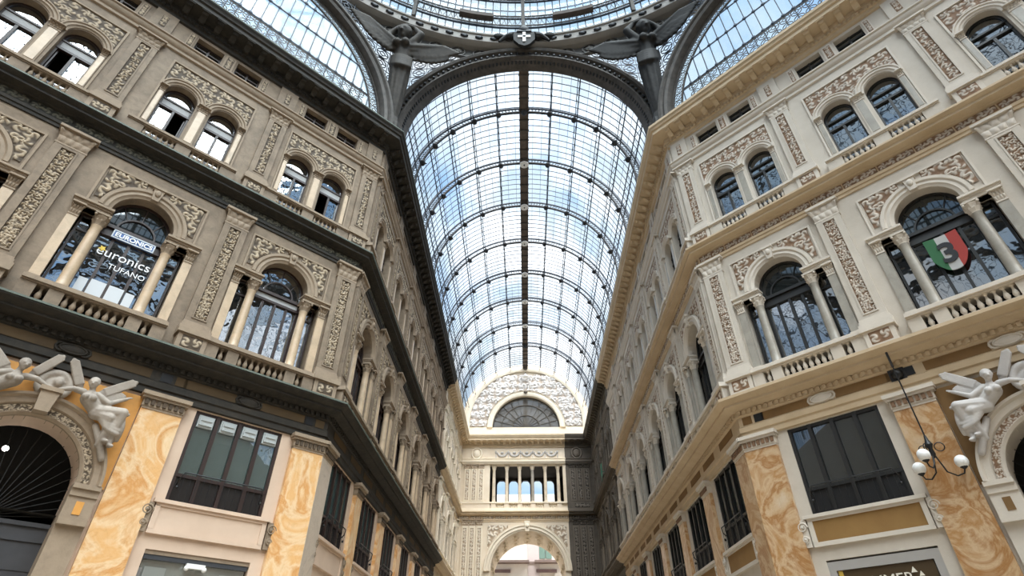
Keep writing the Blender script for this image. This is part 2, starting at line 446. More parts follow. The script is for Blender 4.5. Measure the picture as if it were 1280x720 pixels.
# ------------------------------------------------------------------ one bay of a facade
WIN = [0]
def next_window():
    WIN[0] += 1; return 'window_%d' % WIN[0]
def shield_keystone():
    b = MB(); b.prism([(-.11,0),(.11,0),(.17,.52),(-.17,.52)], -.2, .0)
    b.ball((0,-.2,.3), .1, .07, .15, 10, 8); b.box(-.2,.2,-.24,0,.5,.6); return b
def archivolt():
    b = MB(); b.arc(0, 0, [(.95,.1),(.95,-.05),(1.03,-.07),(1.07,-.11),(1.18,-.09),(1.23,-.14),(1.34,-.14),(1.36,0),(1.36,.1)], 0, PI, 28); return b
def small_archivolt():
    b = MB(); b.arc(0, 0, [(.57,.1),(.57,-.03),(.64,-.05),(.67,-.09),(.76,-.08),(.79,-.12),(.84,-.12),(.85,0),(.85,.1)], 0, PI, 24); return b
def spandrel():
    # right-hand spandrel; origin at arch centre
    return relief(1.2, 1.62, .035, .06, 11, .42, lambda x,z: (np.hypot(x,z) > 1.4) & (z > .25), x0=.36, z0=.02)
def impost_lintel():
    b = MB(); xa, xb = -.52, .52
    b.box(xa, xb, -.06, .3, 0, .1); b.box(xa-.02, xb+.02, -.1, .3, .1, .17); b.box(xa-.05, xb+.05, -.16, .3, .17, .25)
    return b
def window_frame_rim(hw, z0, z1, t=.07):
    b = MB()
    b.box(-hw-t,-hw,-.07,.02,z0,z1); b.box(hw,hw+t,-.07,.02,z0,z1); b.box(-hw-t,hw+t,-.07,.02,z1-.001,z1+t)
    return b
def bifora_relief():
    def mk(x, z): return (np.hypot(np.abs(x)-.85, z) > .88) & (z > .12)
    return relief(3.3, 1.55, .035, .05, 23, .36, mk, z0=0)
def parapet1(part):
    b = MB()
    if part == 'rail':
        b.box(-1.92,1.92,-.36,.28,.68,.73); b.box(-1.92,1.92,-.42,.28,.73,.84); b.box(-1.92,1.92,-.38,.28,.84,.88)
    elif part == 'plinth':
        b.box(-1.92,1.92,-.36,-.06,0,.14); b.box(-1.92,1.92,-.33,-.08,.14,.22)
    else:
        for s in (-1,1):
            for a, c in ((.84,1.22),(1.52,1.92)):
                xa, xb = sorted((s*a, s*c)); b.box(xa, xb, -.33, -.08, .2, .7)
    return b
def parapet2(part):
    b = MB()
    if part == 'rail':
        b.box(-1.95,1.95,-.28,.0,.72,.77); b.box(-1.95,1.95,-.33,.0,.77,.87); b.box(-1.95,1.95,-.3,.0,.87,.9)
    elif part == 'plinth':
        b.box(-1.95,1.95,-.28,-.04,0,.2); b.box(-1.95,1.95,-.25,-.06,.2,.28)
    else:
        b.box(-.26,.26,-.25,-.06,.26,.74)
        for s in (-1,1):
            xa, xb = sorted((s*1.38, s*1.95)); b.box(xa, xb, -.25, -.06, .26, .74)
    return b
BAL1 = [-.74+.2114*i for i in range(8)] + [-1.37, 1.37]
BAL2 = [s*(.36+.19*i) for s in (-1,1) for i in range(6)]
def railing(w, h=.95):
    """iron guard rail: top bar bowed out at the ends, bottom bar and uprights"""
    b = MB(); x = w/2
    b.tube([(-x,.2,h*.55),(-x,-.05,h*.8),(-x+.08,-.1,h),(x-.08,-.1,h),(x,-.05,h*.8),(x,.2,h*.55)], .022, 6)
    b.tube([(-x,.15,.1),(-x,-.08,.1),(x,-.08,.1),(x,.15,.1)], .018, 6)
    for i in range(13):
        xx = -x+.1+(w-.2)*i/12; b.tube([(xx,-.085,.1),(xx,-.1,h)], .009, 4)
    for s in (-1,1): b.ball((s*x,-.02,h*.55), .05, nu=8, nv=6)
    return b
def console():
    b = MB(); b.box(-.13,.13,-.1,0,0,.78)
    for z, r in ((.56,.15),(.22,.09)):
        n = 16; path = [(math.cos(t)*r*(1-t/14), -.12, z+math.sin(t)*r*(1-t/14)) for t in [k*PI*4/30 for k in range(31)]]
        b.tube(path, .028, 6); b.ball((0,-.12,z), .05, .05, .05, 8, 6)
    b.prism([(-.1,.5),(-.12,.42),(.0,.1),(.06,.12)], -.13, -.08)
    return b
def mezz_panel():
    b = MB(); b.box(-1.62,1.62,-.1,.35,-.04,.08); b.box(-1.62,1.62,-.1,.35,.68,.76); b.box(-1.7,1.7,-.16,.35,.76,.86)
    b.box(-1.62,-1.48,-.1,.35,.06,.7); b.box(1.48,1.62,-.1,.35,.06,.7); return b

def bay(F, c, p, where, kind='A', detail=True, open_leaf=None, seed=0, shop=True, side='', ground=True):
    """furnish one bay centred at c on facade F with palette p; `where` finishes every label"""
    k = p.key; st = p.stone
    # ---- first floor: three-light window
    wn = F.thing(next_window(), c, 0, 11.15, 'large arched three-light window, first floor, '+where, 'window', kind='structure')
    obj('window_frame', cached('frame_serliana', frame_serliana), p.frame, wn)
    obj('pane', cached('pane_serliana', pane_serliana), p.glass, wn)
    obj('fanlight', cached('fan_serliana', fan_serliana), p.glass if k == 'soot' and not where.startswith('middle') else G_MR, wn)
    if k == 'soot':
        obj('transom_panel', cached('transom_panel', lambda: MB().box(-.87,.87,.38,.43,2.8,3.0)), M_GREYB if where.startswith('inner') else p.frame, wn)
    else:
        obj('transom_panel', cached('transom_panel', lambda: MB().box(-.87,.87,.38,.43,2.8,3.0)), p.frame, wn)
    ar = F.thing('window_arch', c, 0, 14.3, 'moulded stone arch with carved spandrels, first floor, '+where, 'window surround', 'first-floor window arches')
    obj('archivolt', cached('archivolt', archivolt), p.light, ar, loc=(0,0,.3))
    obj('keystone', cached('keystone', shield_keystone), p.light, ar, loc=(0,0,1.26))
    for s in (-1,1): obj('lintel', cached('lintel', impost_lintel), p.light, ar, loc=(s*1.4,0,0))
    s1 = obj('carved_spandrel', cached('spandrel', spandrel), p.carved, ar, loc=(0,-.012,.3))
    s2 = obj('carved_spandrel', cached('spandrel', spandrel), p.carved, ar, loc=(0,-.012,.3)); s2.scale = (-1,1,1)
    obj('rim', cached('rim1', lambda: window_frame_rim(1.62,.25,1.9)), p.light, ar)
    cm = {'soot':'yellow marble','cream':'grey marble','bright':'pale marble','sooty':'blackened marble'}[k]
    for s, nm in ((-1,'left'),(1,'right')):
        t = F.thing('column', c+s*1.04, .1, 11.22, f'{cm} round column, {nm} of its pair, first floor, {where}', 'column', 'first-floor window columns')
        obj('base', cached('colbase', lambda: col_base(.165,.2)), p.light, t)
        obj('shaft', cached('colshaft', lambda: shaft(.165,2.42)), p.column, t, loc=(0,0,.2))
        obj('capital', cached('colcap', lambda: capital(.15,.44)), p.light, t, loc=(0,0,2.62))
        t = F.thing('half_pilaster', c+s*1.73, 0, 11.22, f'slim {cm} pilaster, {nm} window edge, first floor, {where}', 'pilaster', 'slim pilasters ending the first-floor windows')
        obj('base', cached('hpbase', lambda: MB().box(-.19,.19,-.14,.02,0,.12).box(-.165,.165,-.11,.02,.12,.2)), p.light, t)
        obj('shaft', cached('hpshaft', lambda: MB().box(-.14,.14,-.08,.02,.2,2.64)), p.column, t)
        obj('capital', cached('hpcap', lambda: pil_capital(.28,.44,.07)), p.light, t, loc=(0,0,2.62))
    bl = F.thing('balustrade', c, 0, 10.37, 'low stone balustrade under the first floor window, '+where, 'balustrade', 'first-floor balustrades')
    obj('rail', cached('par1r', lambda: parapet1('rail')), p.light, bl)
    obj('plinth', cached('par1p', lambda: parapet1('plinth')), p.light, bl)
    for x, w in ((-1.72,.2),(-1.03,.19),(1.03,.19),(1.72,.2)): obj('pier', cached('par1d%g' % w, lambda: MB().box(-w,w,-.33,.28,.1,.7)), p.stone, bl, loc=(x,0,0))
    if detail:
        for x in BAL1: obj('baluster', cached('bal1', lambda: baluster(.5,.085)), p.light, bl, loc=(x,-.2,.2))
    else:
        def allb():
            b = MB()
            for x in BAL1:
                q = baluster(.5,.085); b.add([(v[0]+x, v[1]-.2, v[2]+.2) for v in q.v], q.f)
            return b
        obj('baluster_screen', cached('bal1all', allb), p.light, bl)
    # ---- second floor: twin window
    for s, nm in ((-1,'left'),(1,'right')):
        wn = F.thing(next_window(), c+s*.85, 0, 18.55, f'{nm} of the twin arched windows, second floor, {where}', 'window', kind='structure')
        obj('window_frame', cached('frame_bifora', frame_bifora), p.frame, wn)
        obj('fanlight', cached('fan_bifora', lambda: fan_pane(.56,1.83,2.35)), p.glass, wn)
        if k == 'soot': obj('blind', cached('blind_bifora', lambda: MB().box(-.5,.5,.32,.36,1.84,2.16)), M_GREYB, wn)
        for q, l0, l1 in ((0,-.5,-.045),(1,.045,.5)):
            if open_leaf == (s, q):
                lf = obj('open_leaf', cached('leaf_open', lambda: frame_rect(.45,1.7,1,1,.06,0,.04)), p.frame, wn, loc=((-.5 if q == 0 else .5), .6, .1)); lf.rotation_euler = (0,0,PI*.47*(1 if q else -1))
                continue
            obj('pane', cached('leafpane%d' % q, lambda: leaf_pane(l0,l1,.0,1.75)), p.glass, wn)
        t = obj('window_arch', cached('small_archivolt', small_archivolt), p.light, mw=F.at(c+s*.85,0,20.95))
        tag(t, f'moulded arch over {nm} twin window, second floor, {where}', 'window surround', 'twin window arches')
    for x, nm, mk in ((0,'between the twin windows','c'),(-1.53,'left of the twin windows','j'),(1.53,'right of the twin windows','j')):
        t = F.thing('colonnette', c+x, 0, 18.6, f'{"yellow" if k=="soot" else "marble"} flat colonnette {nm}, second floor, {where}', 'colonnette', 'second-floor colonnettes')
        w = .36 if mk == 'c' else .2
        obj('shaft', cached('cn_'+mk, lambda: MB().box(-w/2,w/2,-.05,.1,.18,2.14).box(-w/2-.05,w/2+.05,-.09,.1,0,.18)), p.light, t)
        obj('panel', cached('cnp_'+mk, lambda: MB().box(-w*.36,w*.36,-.065,0,.26,2.06)), p.column, t)
        obj('capital', cached('cnc_'+mk, lambda: pil_capital(w,.26,.05)), p.light, t, loc=(0,0,2.12))
    t = F.thing('carved_panel', c, -.012, 20.95, 'carved foliage panel over twin windows, second floor, '+where, 'relief', 'reliefs over the twin windows')
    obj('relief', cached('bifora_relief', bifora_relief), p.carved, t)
    obj('rim', cached('rim2', lambda: window_frame_rim(1.66,-2.3,1.58)), p.light, t, loc=(0,.012,0))
    bl = F.thing('balustrade', c, 0, 17.7, 'low stone balustrade under twin windows, second floor, '+where, 'balustrade', 'second-floor balustrades')
    obj('rail', cached('par2r', lambda: parapet2('rail')), p.light, bl)
    obj('plinth', cached('par2p', lambda: parapet2('plinth')), p.light, bl)
    for x, w in ((-1.665,.285),(0,.26),(1.665,.285)): obj('pier', cached('par2d%g' % w, lambda: MB().box(-w,w,-.25,.0,.26,.74)), p.stone, bl, loc=(x,0,0))
    if detail:
        for x in BAL2: obj('baluster', cached('bal2', lambda: baluster(.48,.075)), p.light, bl, loc=(x,-.155,.27))
    else:
        def allb2():
            b = MB()
            for x in BAL2:
                q = baluster(.48,.075); b.add([(v[0]+x, v[1]-.155, v[2]+.27) for v in q.v], q.f)
            return b
        obj('baluster_screen', cached('bal2all', allb2), p.light, bl)
    # ---- attic
    for s, nm in ((-1,'left'),(1,'right')):
        wn = F.thing(next_window(), c+s*.86, 0, 23.78, f'{nm} of the pair of small dark attic windows, {where}', 'window', kind='structure')
        obj('window_frame', cached('frame_attic', lambda: frame_rect(1.1,.92,2,1,.06,.26,.34,[.6])), p.frame, wn)
        obj('pane', cached('pane_attic', lambda: leaf_pane(-.54,.54,.02,.9,.31)), G_R, wn)
    for x, nm, mk in ((-1.62,'left of the attic windows','o'),(0,'between the attic windows','m'),(1.62,'right of the attic windows','o')):
        w = .42 if mk == 'm' else .26
        t = F.thing('carved_panel', c+x, 0, 23.76, f'small carved panel {nm}, {where}', 'relief', 'small attic reliefs')
        obj('rim', cached('atp_'+mk, lambda: MB().box(-w/2,w/2,-.05,.02,0,.96)), p.light, t)
        obj('relief', cached('atr_'+mk, lambda: relief(w*.66,.78,.03,.04,31,.2)), p.carved, t, loc=(0,-.055,.09))
    if not ground: return
    # ---- ground storey
    if kind == 'A':
        wn = F.thing(next_window(), c, -.24, 6.08, 'wide dark mezzanine window above a shop, '+where, 'window', kind='structure')
        obj('window_frame', cached('frame_mezz', lambda: frame_rect(2.84,2.82,4,1,.1,.28,.42,[.82])), p.frame, wn)
        for q in range(4):
            obj('pane', cached('pane_mezz%d' % q, lambda: leaf_pane(-1.36+q*.7, -.74+q*.7, .87, 2.76, .35)), G_MR if k != 'soot' else G_MZ, wn)
        obj('apron', cached('apron_mezz', lambda: MB().box(-1.36,1.36,.33,.37,.05,.82)), M_BLACK if k == 'cream' else M_APRON, wn)
        t = obj('window_railing', cached('mezz_rail', lambda: railing(2.5)), M_BLACK, mw=F.at(c,-.06,6.0))
        tag(t, 'black iron guard rail, mezzanine window, '+where, 'railing', 'mezzanine window railings')
        t = F.thing('spandrel_panel', c, 0, 5.27, 'framed panel between shopfront and mezzanine, '+where, 'panel', 'panels under the mezzanine windows')
        obj('frame', cached('mezzpanel', mezz_panel), p.light if k != 'soot' else M_CREAM_L, t)
        obj('field', cached('mezzfield', lambda: MB().box(-1.48,1.48,-.06,.3,.07,.69)), M_OCHRE if k == 'cream' else M_CREAM_L if k == 'soot' else p.light, t)
        for s, nm in ((-1,'left'),(1,'right')):
            b = obj('scroll_bracket', cached('console', console), p.light if k != 'soot' else p.stone, mw=F.at(c+s*1.79,-.02,5.24))
            tag(b, f'scroll bracket {nm} of the panel below mezzanine window, {where}', 'bracket', 'scroll brackets by the mezzanine panels')
G_MZ = window_glass('pane_greenish', .2, tint=(.3,.36,.36), back=(.05,.085,.08), solid=.8, wav=.05)
G_MR = window_glass('pane_black', .1, tint=(.1,.1,.1), back=(.02,.024,.024), solid=.8)
M_APRON = plain('dark_brown_glass', (.02,.017,.016), .25)
M_OCHRE = stone('ochre_panel', (.28,.155,.045), (.235,.125,.035), bump=.03)
def pilaster(F, s, p, where1):
    """giant carved pilasters of first and second floor plus pedestal and attic block, at s"""
    t = F.thing('pilaster', s, 0, 10.37, 'broad carved first floor pilaster '+where1, 'pilaster', 'first-floor pilasters')
    pd = obj('pedestal', cached('ped1', lambda: MB().box(-.5,.5,-.42,0,0,.16).box(-.45,.45,-.38,0,.16,.72).box(-.52,.52,-.46,0,.72,.88)), p.light, t)
    obj('carved_field', cached('ped1r', lambda: relief(.62,.42,.03,.035,41,.3)), p.carved, pd, loc=(0,-.385,.24))
    obj('base', cached('pil1b', lambda: moulded_base(.84,.42,.14)), p.light, t, loc=(0,0,.88))
    sh = obj('shaft', cached('pil1s', lambda: pil_shaft(.86,4.45,.16,.4,4.1,.18)), p.stone, t, loc=(0,0,1.3))
    obj('carved_field', cached('pil1r', lambda: relief(.4,4.1,.024,.06,5,.24,figures=True)), p.carved, sh, loc=(0,-.115,.18))
    obj('capital', cached('pil1c', lambda: pil_capital(.86,.68,.14)), p.light, t, loc=(0,0,5.75))
    t = F.thing('pilaster', s, 0, 17.7, 'carved second floor pilaster '+where1, 'pilaster', 'second-floor pilasters')
    pd = obj('pedestal', cached('ped2', lambda: MB().box(-.46,.46,-.34,0,0,.2).box(-.42,.42,-.3,0,.2,.76).box(-.48,.48,-.38,0,.76,.92)), p.light, t)
    obj('carved_field', cached('ped2r', lambda: relief(.56,.44,.03,.035,43,.3)), p.carved, pd, loc=(0,-.305,.26))
    obj('base', cached('pil2b', lambda: moulded_base(.78,.36,.12)), p.light, t, loc=(0,0,.92))
    sh = obj('shaft', cached('pil2s', lambda: pil_shaft(.8,3.55,.14,.36,3.2,.2)), p.stone, t, loc=(0,0,1.28))
    obj('carved_field', cached('pil2r', lambda: relief(.36,3.2,.026,.055,8,.3)), p.carved, sh, loc=(0,-.095,.2))
    obj('capital', cached('pil2c', lambda: pil_capital(.8,.52,.12)), p.light, t, loc=(0,0,4.83))
    t = F.thing('attic_block', s, 0, 23.62, 'plain attic pier with small carved inset '+where1, 'pier', 'attic piers')
    obj('block', cached('atb', lambda: MB().box(-.42,.42,-.1,0,0,1.28)), p.stone, t)
    obj('carved_field', cached('atbr', lambda: relief(.24,.72,.03,.04,47,.22)), p.carved, t, loc=(0,-.105,.28))
def marble_pier(F, s, p, mm, where1, x0=-.57, x1=.57):
    t = F.thing('marble_pier', s, 0, 0, 'tall veined yellow marble pier '+where1, 'pier', 'marble piers of the ground floor')
    obj('slab', MB().box(x0,x1,-.16,0,.6,8.5), mm, t)
    obj('base', MB().box(x0-.05,x1+.05,-.22,0,0,.6), p.light, t)
    b = MB(); b.box(x0,x1,-.18,0,8.48,8.55)
    b.box(x0-.02,x1+.02,-.2,0,8.55,8.78); b.box(x0-.08,x1+.08,-.28,0,8.78,8.86); b.box(x0-.12,x1+.12,-.34,0,8.86,8.98)
    n = 7
    cp = obj('capital', b, p.light, t)
    d = MB()
    for i in range(n):
        xx = x0 + (x1-x0)*(i+.5)/n; d.box(xx-.05,xx+.05,-.25,-.15,8.6,8.76)
    obj('fluting', d, p.carved, cp)

# ================================================================== layout
XW, YC, YE = 7.6, 19.21, 62.7          # half width of the arcade, corner and end wall
R2 = math.sqrt(.5); LD = 16.0; LA = YE-YC
DL = Facade(-XW-LD*R2, YC-LD*R2, R2, R2, LD, 'left corner facade')
DR = Facade(XW, YC, R2, -R2, LD, 'right corner facade')
AL = Facade(-XW, YC, 0, 1, LA, 'left arcade wall')
AR = Facade(XW, YE, 0, -1, LA, 'right arcade wall')
EW = Facade(-XW, YE, 1, 0, 2*XW, 'end wall')
T_P = [.5, 5.27, 10.73, 15.5]; T_B = [2.9, 8.0, 13.1]
A_P = [.5+4.72*k for k in range(10)]; A_B = [2.86+4.72*k for k in range(9)]
SPLIT_Y = 47.6

def facade_wall(F, name, ps, cs, rev, arches, mats, matidx):
    b = MB(); S = (lambda t: F.L-t) if rev else (lambda t: t)
    edges = [0.0] + ps[1:-1] + [F.L]
    for i, c in enumerate(cs):
        xa, xb = sorted((S(edges[i]), S(edges[i+1]))); cc = S(c); mi = matidx(i)
        b.cur = 3 if mi == 0 else mi
        if i in arches:
            wall_strip(b, xa, xb, 0, 8.95, [arched(cc,1.45,0,6.1,20)], .9)
        else:
            wall_strip(b, xa, xb, 0, 5.4, [rect(cc-1.45,cc+1.45,0,4.85)])
            wall_strip(b, xa, xb, 5.4, 8.95, [rect(cc-1.42,cc+1.42,6.05,8.9)])
        b.cur = mi
        wall_strip(b, xa, xb, 8.95, 10.4, [])
        wall_strip(b, xa, xb, 10.4, 16.75, [serliana(cc)])
        wall_strip(b, xa, xb, 16.75, 17.7, [])
        wall_strip(b, xa, xb, 17.7, 23.1, [arched(cc-.85,.57,17.8,20.9), arched(cc+.85,.57,17.8,20.9)])
        wall_strip(b, xa, xb, 23.1, 26.25, [rect(cc-.86-.55,cc-.86+.55,23.78,24.7), rect(cc+.86-.55,cc+.86+.55,23.78,24.7)])
    # rooms behind the facade: dark back wall, floors and a party wall between bays
    b.cur = 2; y = 2.6; L = F.L
    b.add([(0,y,0),(L,y,0),(L,y,26.3),(0,y,26.3)], [(0,1,2,3)])
    for z in (5.41, 8.96, 10.38, 16.76, 17.72, 23.12, 25.2, 26.26):
        b.add([(0,.5,z),(L,.5,z),(L,y,z),(0,y,z)], [(0,1,2,3)])
    for e in edges:
        x = S(e); b.add([(x,.02,0),(x,y,0),(x,y,26.3),(x,.02,26.3)], [(0,1,2,3)])
    o = obj(name, b.mesh(name, 0), mats, mw=F.at()); o['kind'] = 'structure'; return o
facade_wall(DL, 'wall_left_corner', T_P, T_B, True, (1,), [PL.stone, PL.stone, M_IN, M_CREAM_L], lambda i: 0)
facade_wall(DR, 'wall_right_corner', T_P, T_B, False, (1,), [PR.stone, PR.stone, M_IN, PR.stone], lambda i: 0)
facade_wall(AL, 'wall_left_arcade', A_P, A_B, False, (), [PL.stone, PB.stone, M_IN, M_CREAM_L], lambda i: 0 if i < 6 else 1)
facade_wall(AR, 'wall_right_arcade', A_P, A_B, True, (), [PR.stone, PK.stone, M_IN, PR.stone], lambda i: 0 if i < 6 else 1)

# ------------------------------------------------------------------ cornices and string courses
def sweep(path, prof, b=None):
    b = b or MB(); P = [Vector((x,y)) for x,y in path]; n = len(P); m = len(prof); vs = []
    for i in range(n):
        t1 = (P[i]-P[i-1]).normalized() if i > 0 else None
        t2 = (P[i+1]-P[i]).normalized() if i < n-1 else None
        t1 = t1 or t2; t2 = t2 or t1
        n1 = Vector((t1.y,-t1.x)); n2 = Vector((t2.y,-t2.x)); mt = (n1+n2)/(1+n1.dot(n2))
        vs += [(P[i].x+mt.x*d, P[i].y+mt.y*d, z) for d, z in prof]
    fs = [(i*m+k, i*m+k+1, (i+1)*m+k+1, (i+1)*m+k) for i in range(n-1) for k in range(m-1)]
    fs += [tuple(range(m)), tuple((n-1)*m+k for k in range(m-1,-1,-1))]
    return b.add(vs, fs)
def along(path, step, fn, margin=.3):
    """call fn(frame matrix) at even steps along a path; frame x along, y into the wall"""
    for a, c in zip(path, path[1:]):
        a = Vector(a); c = Vector(c); d = c-a; L = d.length; t = d/L; n = max(1, int((L-2*margin)/step))
        for i in range(n+1):
            p = a + t*(margin + (L-2*margin)*i/n)
            fn(Matrix(((t.x,-t.y,0,p.x),(t.y,t.x,0,p.y),(0,0,1,0),(0,0,0,1))))
def boxes_along(path, step, dims, margin=.3, extra=None):
    b = MB()
    def put(M):
        q = MB()
        for d in dims: q.box(*d)
        if extra: extra(q)
        b.add([M @ Vector(v) for v in q.v], q.f)
    along(path, step, put, margin); return b
EAVE = [(0,24.86),(.1,24.9),(.1,25.08),(.16,25.12),(.16,25.24),(.22,25.28),(.22,25.5),(.84,25.58),(.84,25.78),(.92,25.84),(.95,25.98),(1.0,26.04),(1.0,26.2),(.3,26.32),(0,26.32)]
MIDC = [(0,16.72),(.05,16.74),(.05,16.86),(.09,16.88),(.09,17.0),(.03,17.02),(.03,17.34),(.12,17.36),(.14,17.42),(.42,17.46),(.42,17.56),(.5,17.6),(.55,17.66),(.55,17.74),(0,17.76)]
LOWC = [(0,8.94),(.1,8.96),(.1,9.14),(.15,9.18),(.15,9.36),(.1,9.4),(.1,9.74),(.16,9.78),(.16,9.94),(.26,9.98),(.55,10.06),(.55,10.14),(.68,10.2),(.75,10.28),(.75,10.38),(0,10.4)]
STRG = [(0,23.06),(.08,23.1),(.08,23.24),(.12,23.28),(.2,23.4),(.2,23.5),(.26,23.54),(.26,23.6),(0,23.64)]
PATHL = [(-XW-LD*R2,YC-LD*R2),(-XW,YC),(-XW,SPLIT_Y)]; PATHLB = [(-XW,SPLIT_Y),(-XW,YE)]
PATHR = [(XW,SPLIT_Y),(XW,YC),(XW+LD*R2,YC-LD*R2)]; PATHRB = [(XW,YE),(XW,SPLIT_Y)]
PATHE = [(-XW,YE),(4.45,YE)]; PATHEB = [(4.45,YE),(XW,YE)]
TRIM = [0]
def trims(path, p, low=True, end=False):
    def one(prof, mat):
        TRIM[0] += 1
        o = obj('trim_%d' % TRIM[0], sweep(path, prof), mat); o['kind'] = 'structure'; return o
    e = one(EAVE, p.cornice)
    def scroll(q):
        S = [(-.2,25.28),(-.32,25.25),(-.42,25.31),(-.48,25.4),(-.56,25.44),(-.66,25.43),(-.74,25.48),(-.74,25.56),(-.2,25.56)]
        q.add([(x,y,z) for x in (-.12,.12) for y,z in S], [tuple(range(9)), tuple(range(17,8,-1))] + [(k,k+9,(k+1)%9+9,(k+1)%9) for k in range(9)])
        q.ball((0,-.32,25.3), .14, .1, .08, 8, 6); q.ball((0,-.66,25.46), .14, .07, .05, 8, 6)
    obj('modillion', boxes_along(path, .64, [(-.19,.19,-.82,-.2,25.53,25.58)], .4, scroll), p.cornice, e)
    if p is PL:
        for d, z in ((1.0,26.1),(.55,17.69),(.75,10.32)): obj('gutter_lip', sweep(path, [(d,z),(d+.025,z),(d+.025,z+.06),(d,z+.06)]), M_GREENLIP, e)
    obj('dentil', boxes_along(path, .17, [(-.05,.05,-.22,-.1,25.1,25.24)], .1), p.cornice, e)
    m = one(MIDC, p.cornice)
    def fz():
        return relief(1.18, .3, .035, .05, 61, .3)
    b = MB(); src = fz()
    acc = []
    def put(M):
        b.add([M @ Vector((v[0], v[1]-.035, v[2]+17.03)) for v in src.v], src.f); acc.extend(src.val)
    along(path, 1.2, put, .65); b.val = acc
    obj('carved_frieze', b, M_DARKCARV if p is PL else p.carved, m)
    one(STRG, p.light)
    if low:
        l = one(LOWC, p.cornice)
        obj('dentil', boxes_along(path, .2, [(-.055,.055,-.24,-.14,9.8,9.94)], .1), p.cornice, l)
        return l
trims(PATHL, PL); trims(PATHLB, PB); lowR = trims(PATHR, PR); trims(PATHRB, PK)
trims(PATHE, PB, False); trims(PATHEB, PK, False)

# ------------------------------------------------------------------ furnish the bays
DN = ['inner bay','middle bay','outer bay']
for F, p, rev, mm in ((DL, PL, True, M_MARB_L), (DR, PR, False, M_MARB_R)):
    S = (lambda t: LD-t) if rev else (lambda t: t)
    opened = {0:(1,0), 1:(-1,1), 2:(1,0)} if rev else {}
    for i, c in enumerate(T_B):
        bay(F, S(c), p, f'{DN[i]}, {F.name}', 'B' if i == 1 else 'A', True, opened.get(i), ground=(i < 2))
    PN = [f'at the arcade end, {F.name}', f'between inner and middle bay, {F.name}', f'between middle and outer bay, {F.name}', f'at the outer end, {F.name}']
    for i, t in enumerate(T_P): pilaster(F, S(t), p, PN[i])
    for i, t in enumerate(T_P[:3]):
        if i == 0: marble_pier(F, S(t), p, mm, PN[i], *((-.57,.5+.06) if rev else (-.56,.57)))
        else: marble_pier(F, S(t), p, mm, PN[i])
    for i, c in enumerate(T_B[:2] + [13.1]):
        for s in (-1,1):
            x = S(c)+s*1.25
            q = F.solo('frieze_panel', cached('fzp', lambda: MB().box(-.82,.82,-.115,0,0,.28)), p.brown, x, 0, 9.43, f'long frieze panel {"left" if s < 0 else "right"} of the oval, {DN[i]}, {F.name}', 'frieze panel', 'dark frieze panels')
        if i < 2:
            for dx, m2, nm in ((-.42, p.brown, 'brown'), (.02, M_BLACK, 'black')):
                F.solo('frieze_panel', cached('fzs%g' % dx, lambda: MB().box(-.17,.17,-.115,0,0,.28)), m2, S(T_P[i]) + (dx if not rev else -dx) + .2*(1 if not rev else -1), 0, 9.43, f'small square {nm} frieze panel above the pier, {PN[i]}', 'frieze panel', 'small square frieze panels')
        def cart():
            b = MB(); b.ball((0,-.1,0), .36, .1, .17, 24, 10)
            for q in (-1,1):
                b.tube([(q*(.3+.13*math.cos(a)), -.13, .12*math.sin(a)) for a in [k*PI/5 for k in range(10)]], .035, 6, True)
            b.tube([(.33*math.cos(a), -.17, .13*math.sin(a)) for a in [k*PI/12 for k in range(24)]], .025, 6, True)
            return b
        F.solo('cartouche', cached('cart', cart), p.cornice if rev else p.light, S(c), 0, 9.57, f'small carved oval cartouche on the frieze, {DN[i]}, {F.name}', 'cartouche', 'frieze cartouches')
for F, pa, pb, rev in ((AL, PL, PB, False), (AR, PR, PK, True)):
    S = (lambda t: LA-t) if rev else (lambda t: t)
    for i, c in enumerate(A_B):
        p = pa if i < 6 else pb
        bay(F, S(c), p, f'{ORD[i]} bay, {F.name}', 'A', i < 3, ground=(i < 7))
        if i < 6:
            for s in (-1,1):
                F.solo('frieze_panel', cached('fzp', None), p.brown, S(c)+s*1.25, 0, 9.43, f'long frieze panel, {"left" if s < 0 else "right"} half, {ORD[i]} bay, {F.name}', 'frieze panel', 'dark frieze panels')
    for i, t in enumerate(A_P):
        p = pa if i < 6 else pb
        w = f'at the corner end, {F.name}' if i == 0 else f'before the {ORD[i]} bay, {F.name}' if i < 9 else f'beside the end wall, {F.name}'
        pilaster(F, S(t), p, w)
        if i < 8:
            mm = M_MARB_N if (i == 0 and not rev) else (M_MARB_R if rev else M_MARB_L)
            marble_pier(F, S(t), p, mm if i else mm, w, *((-.57,.56) if rev and i == 0 else (-.56,.57) if i == 0 else (-.5,.5)))

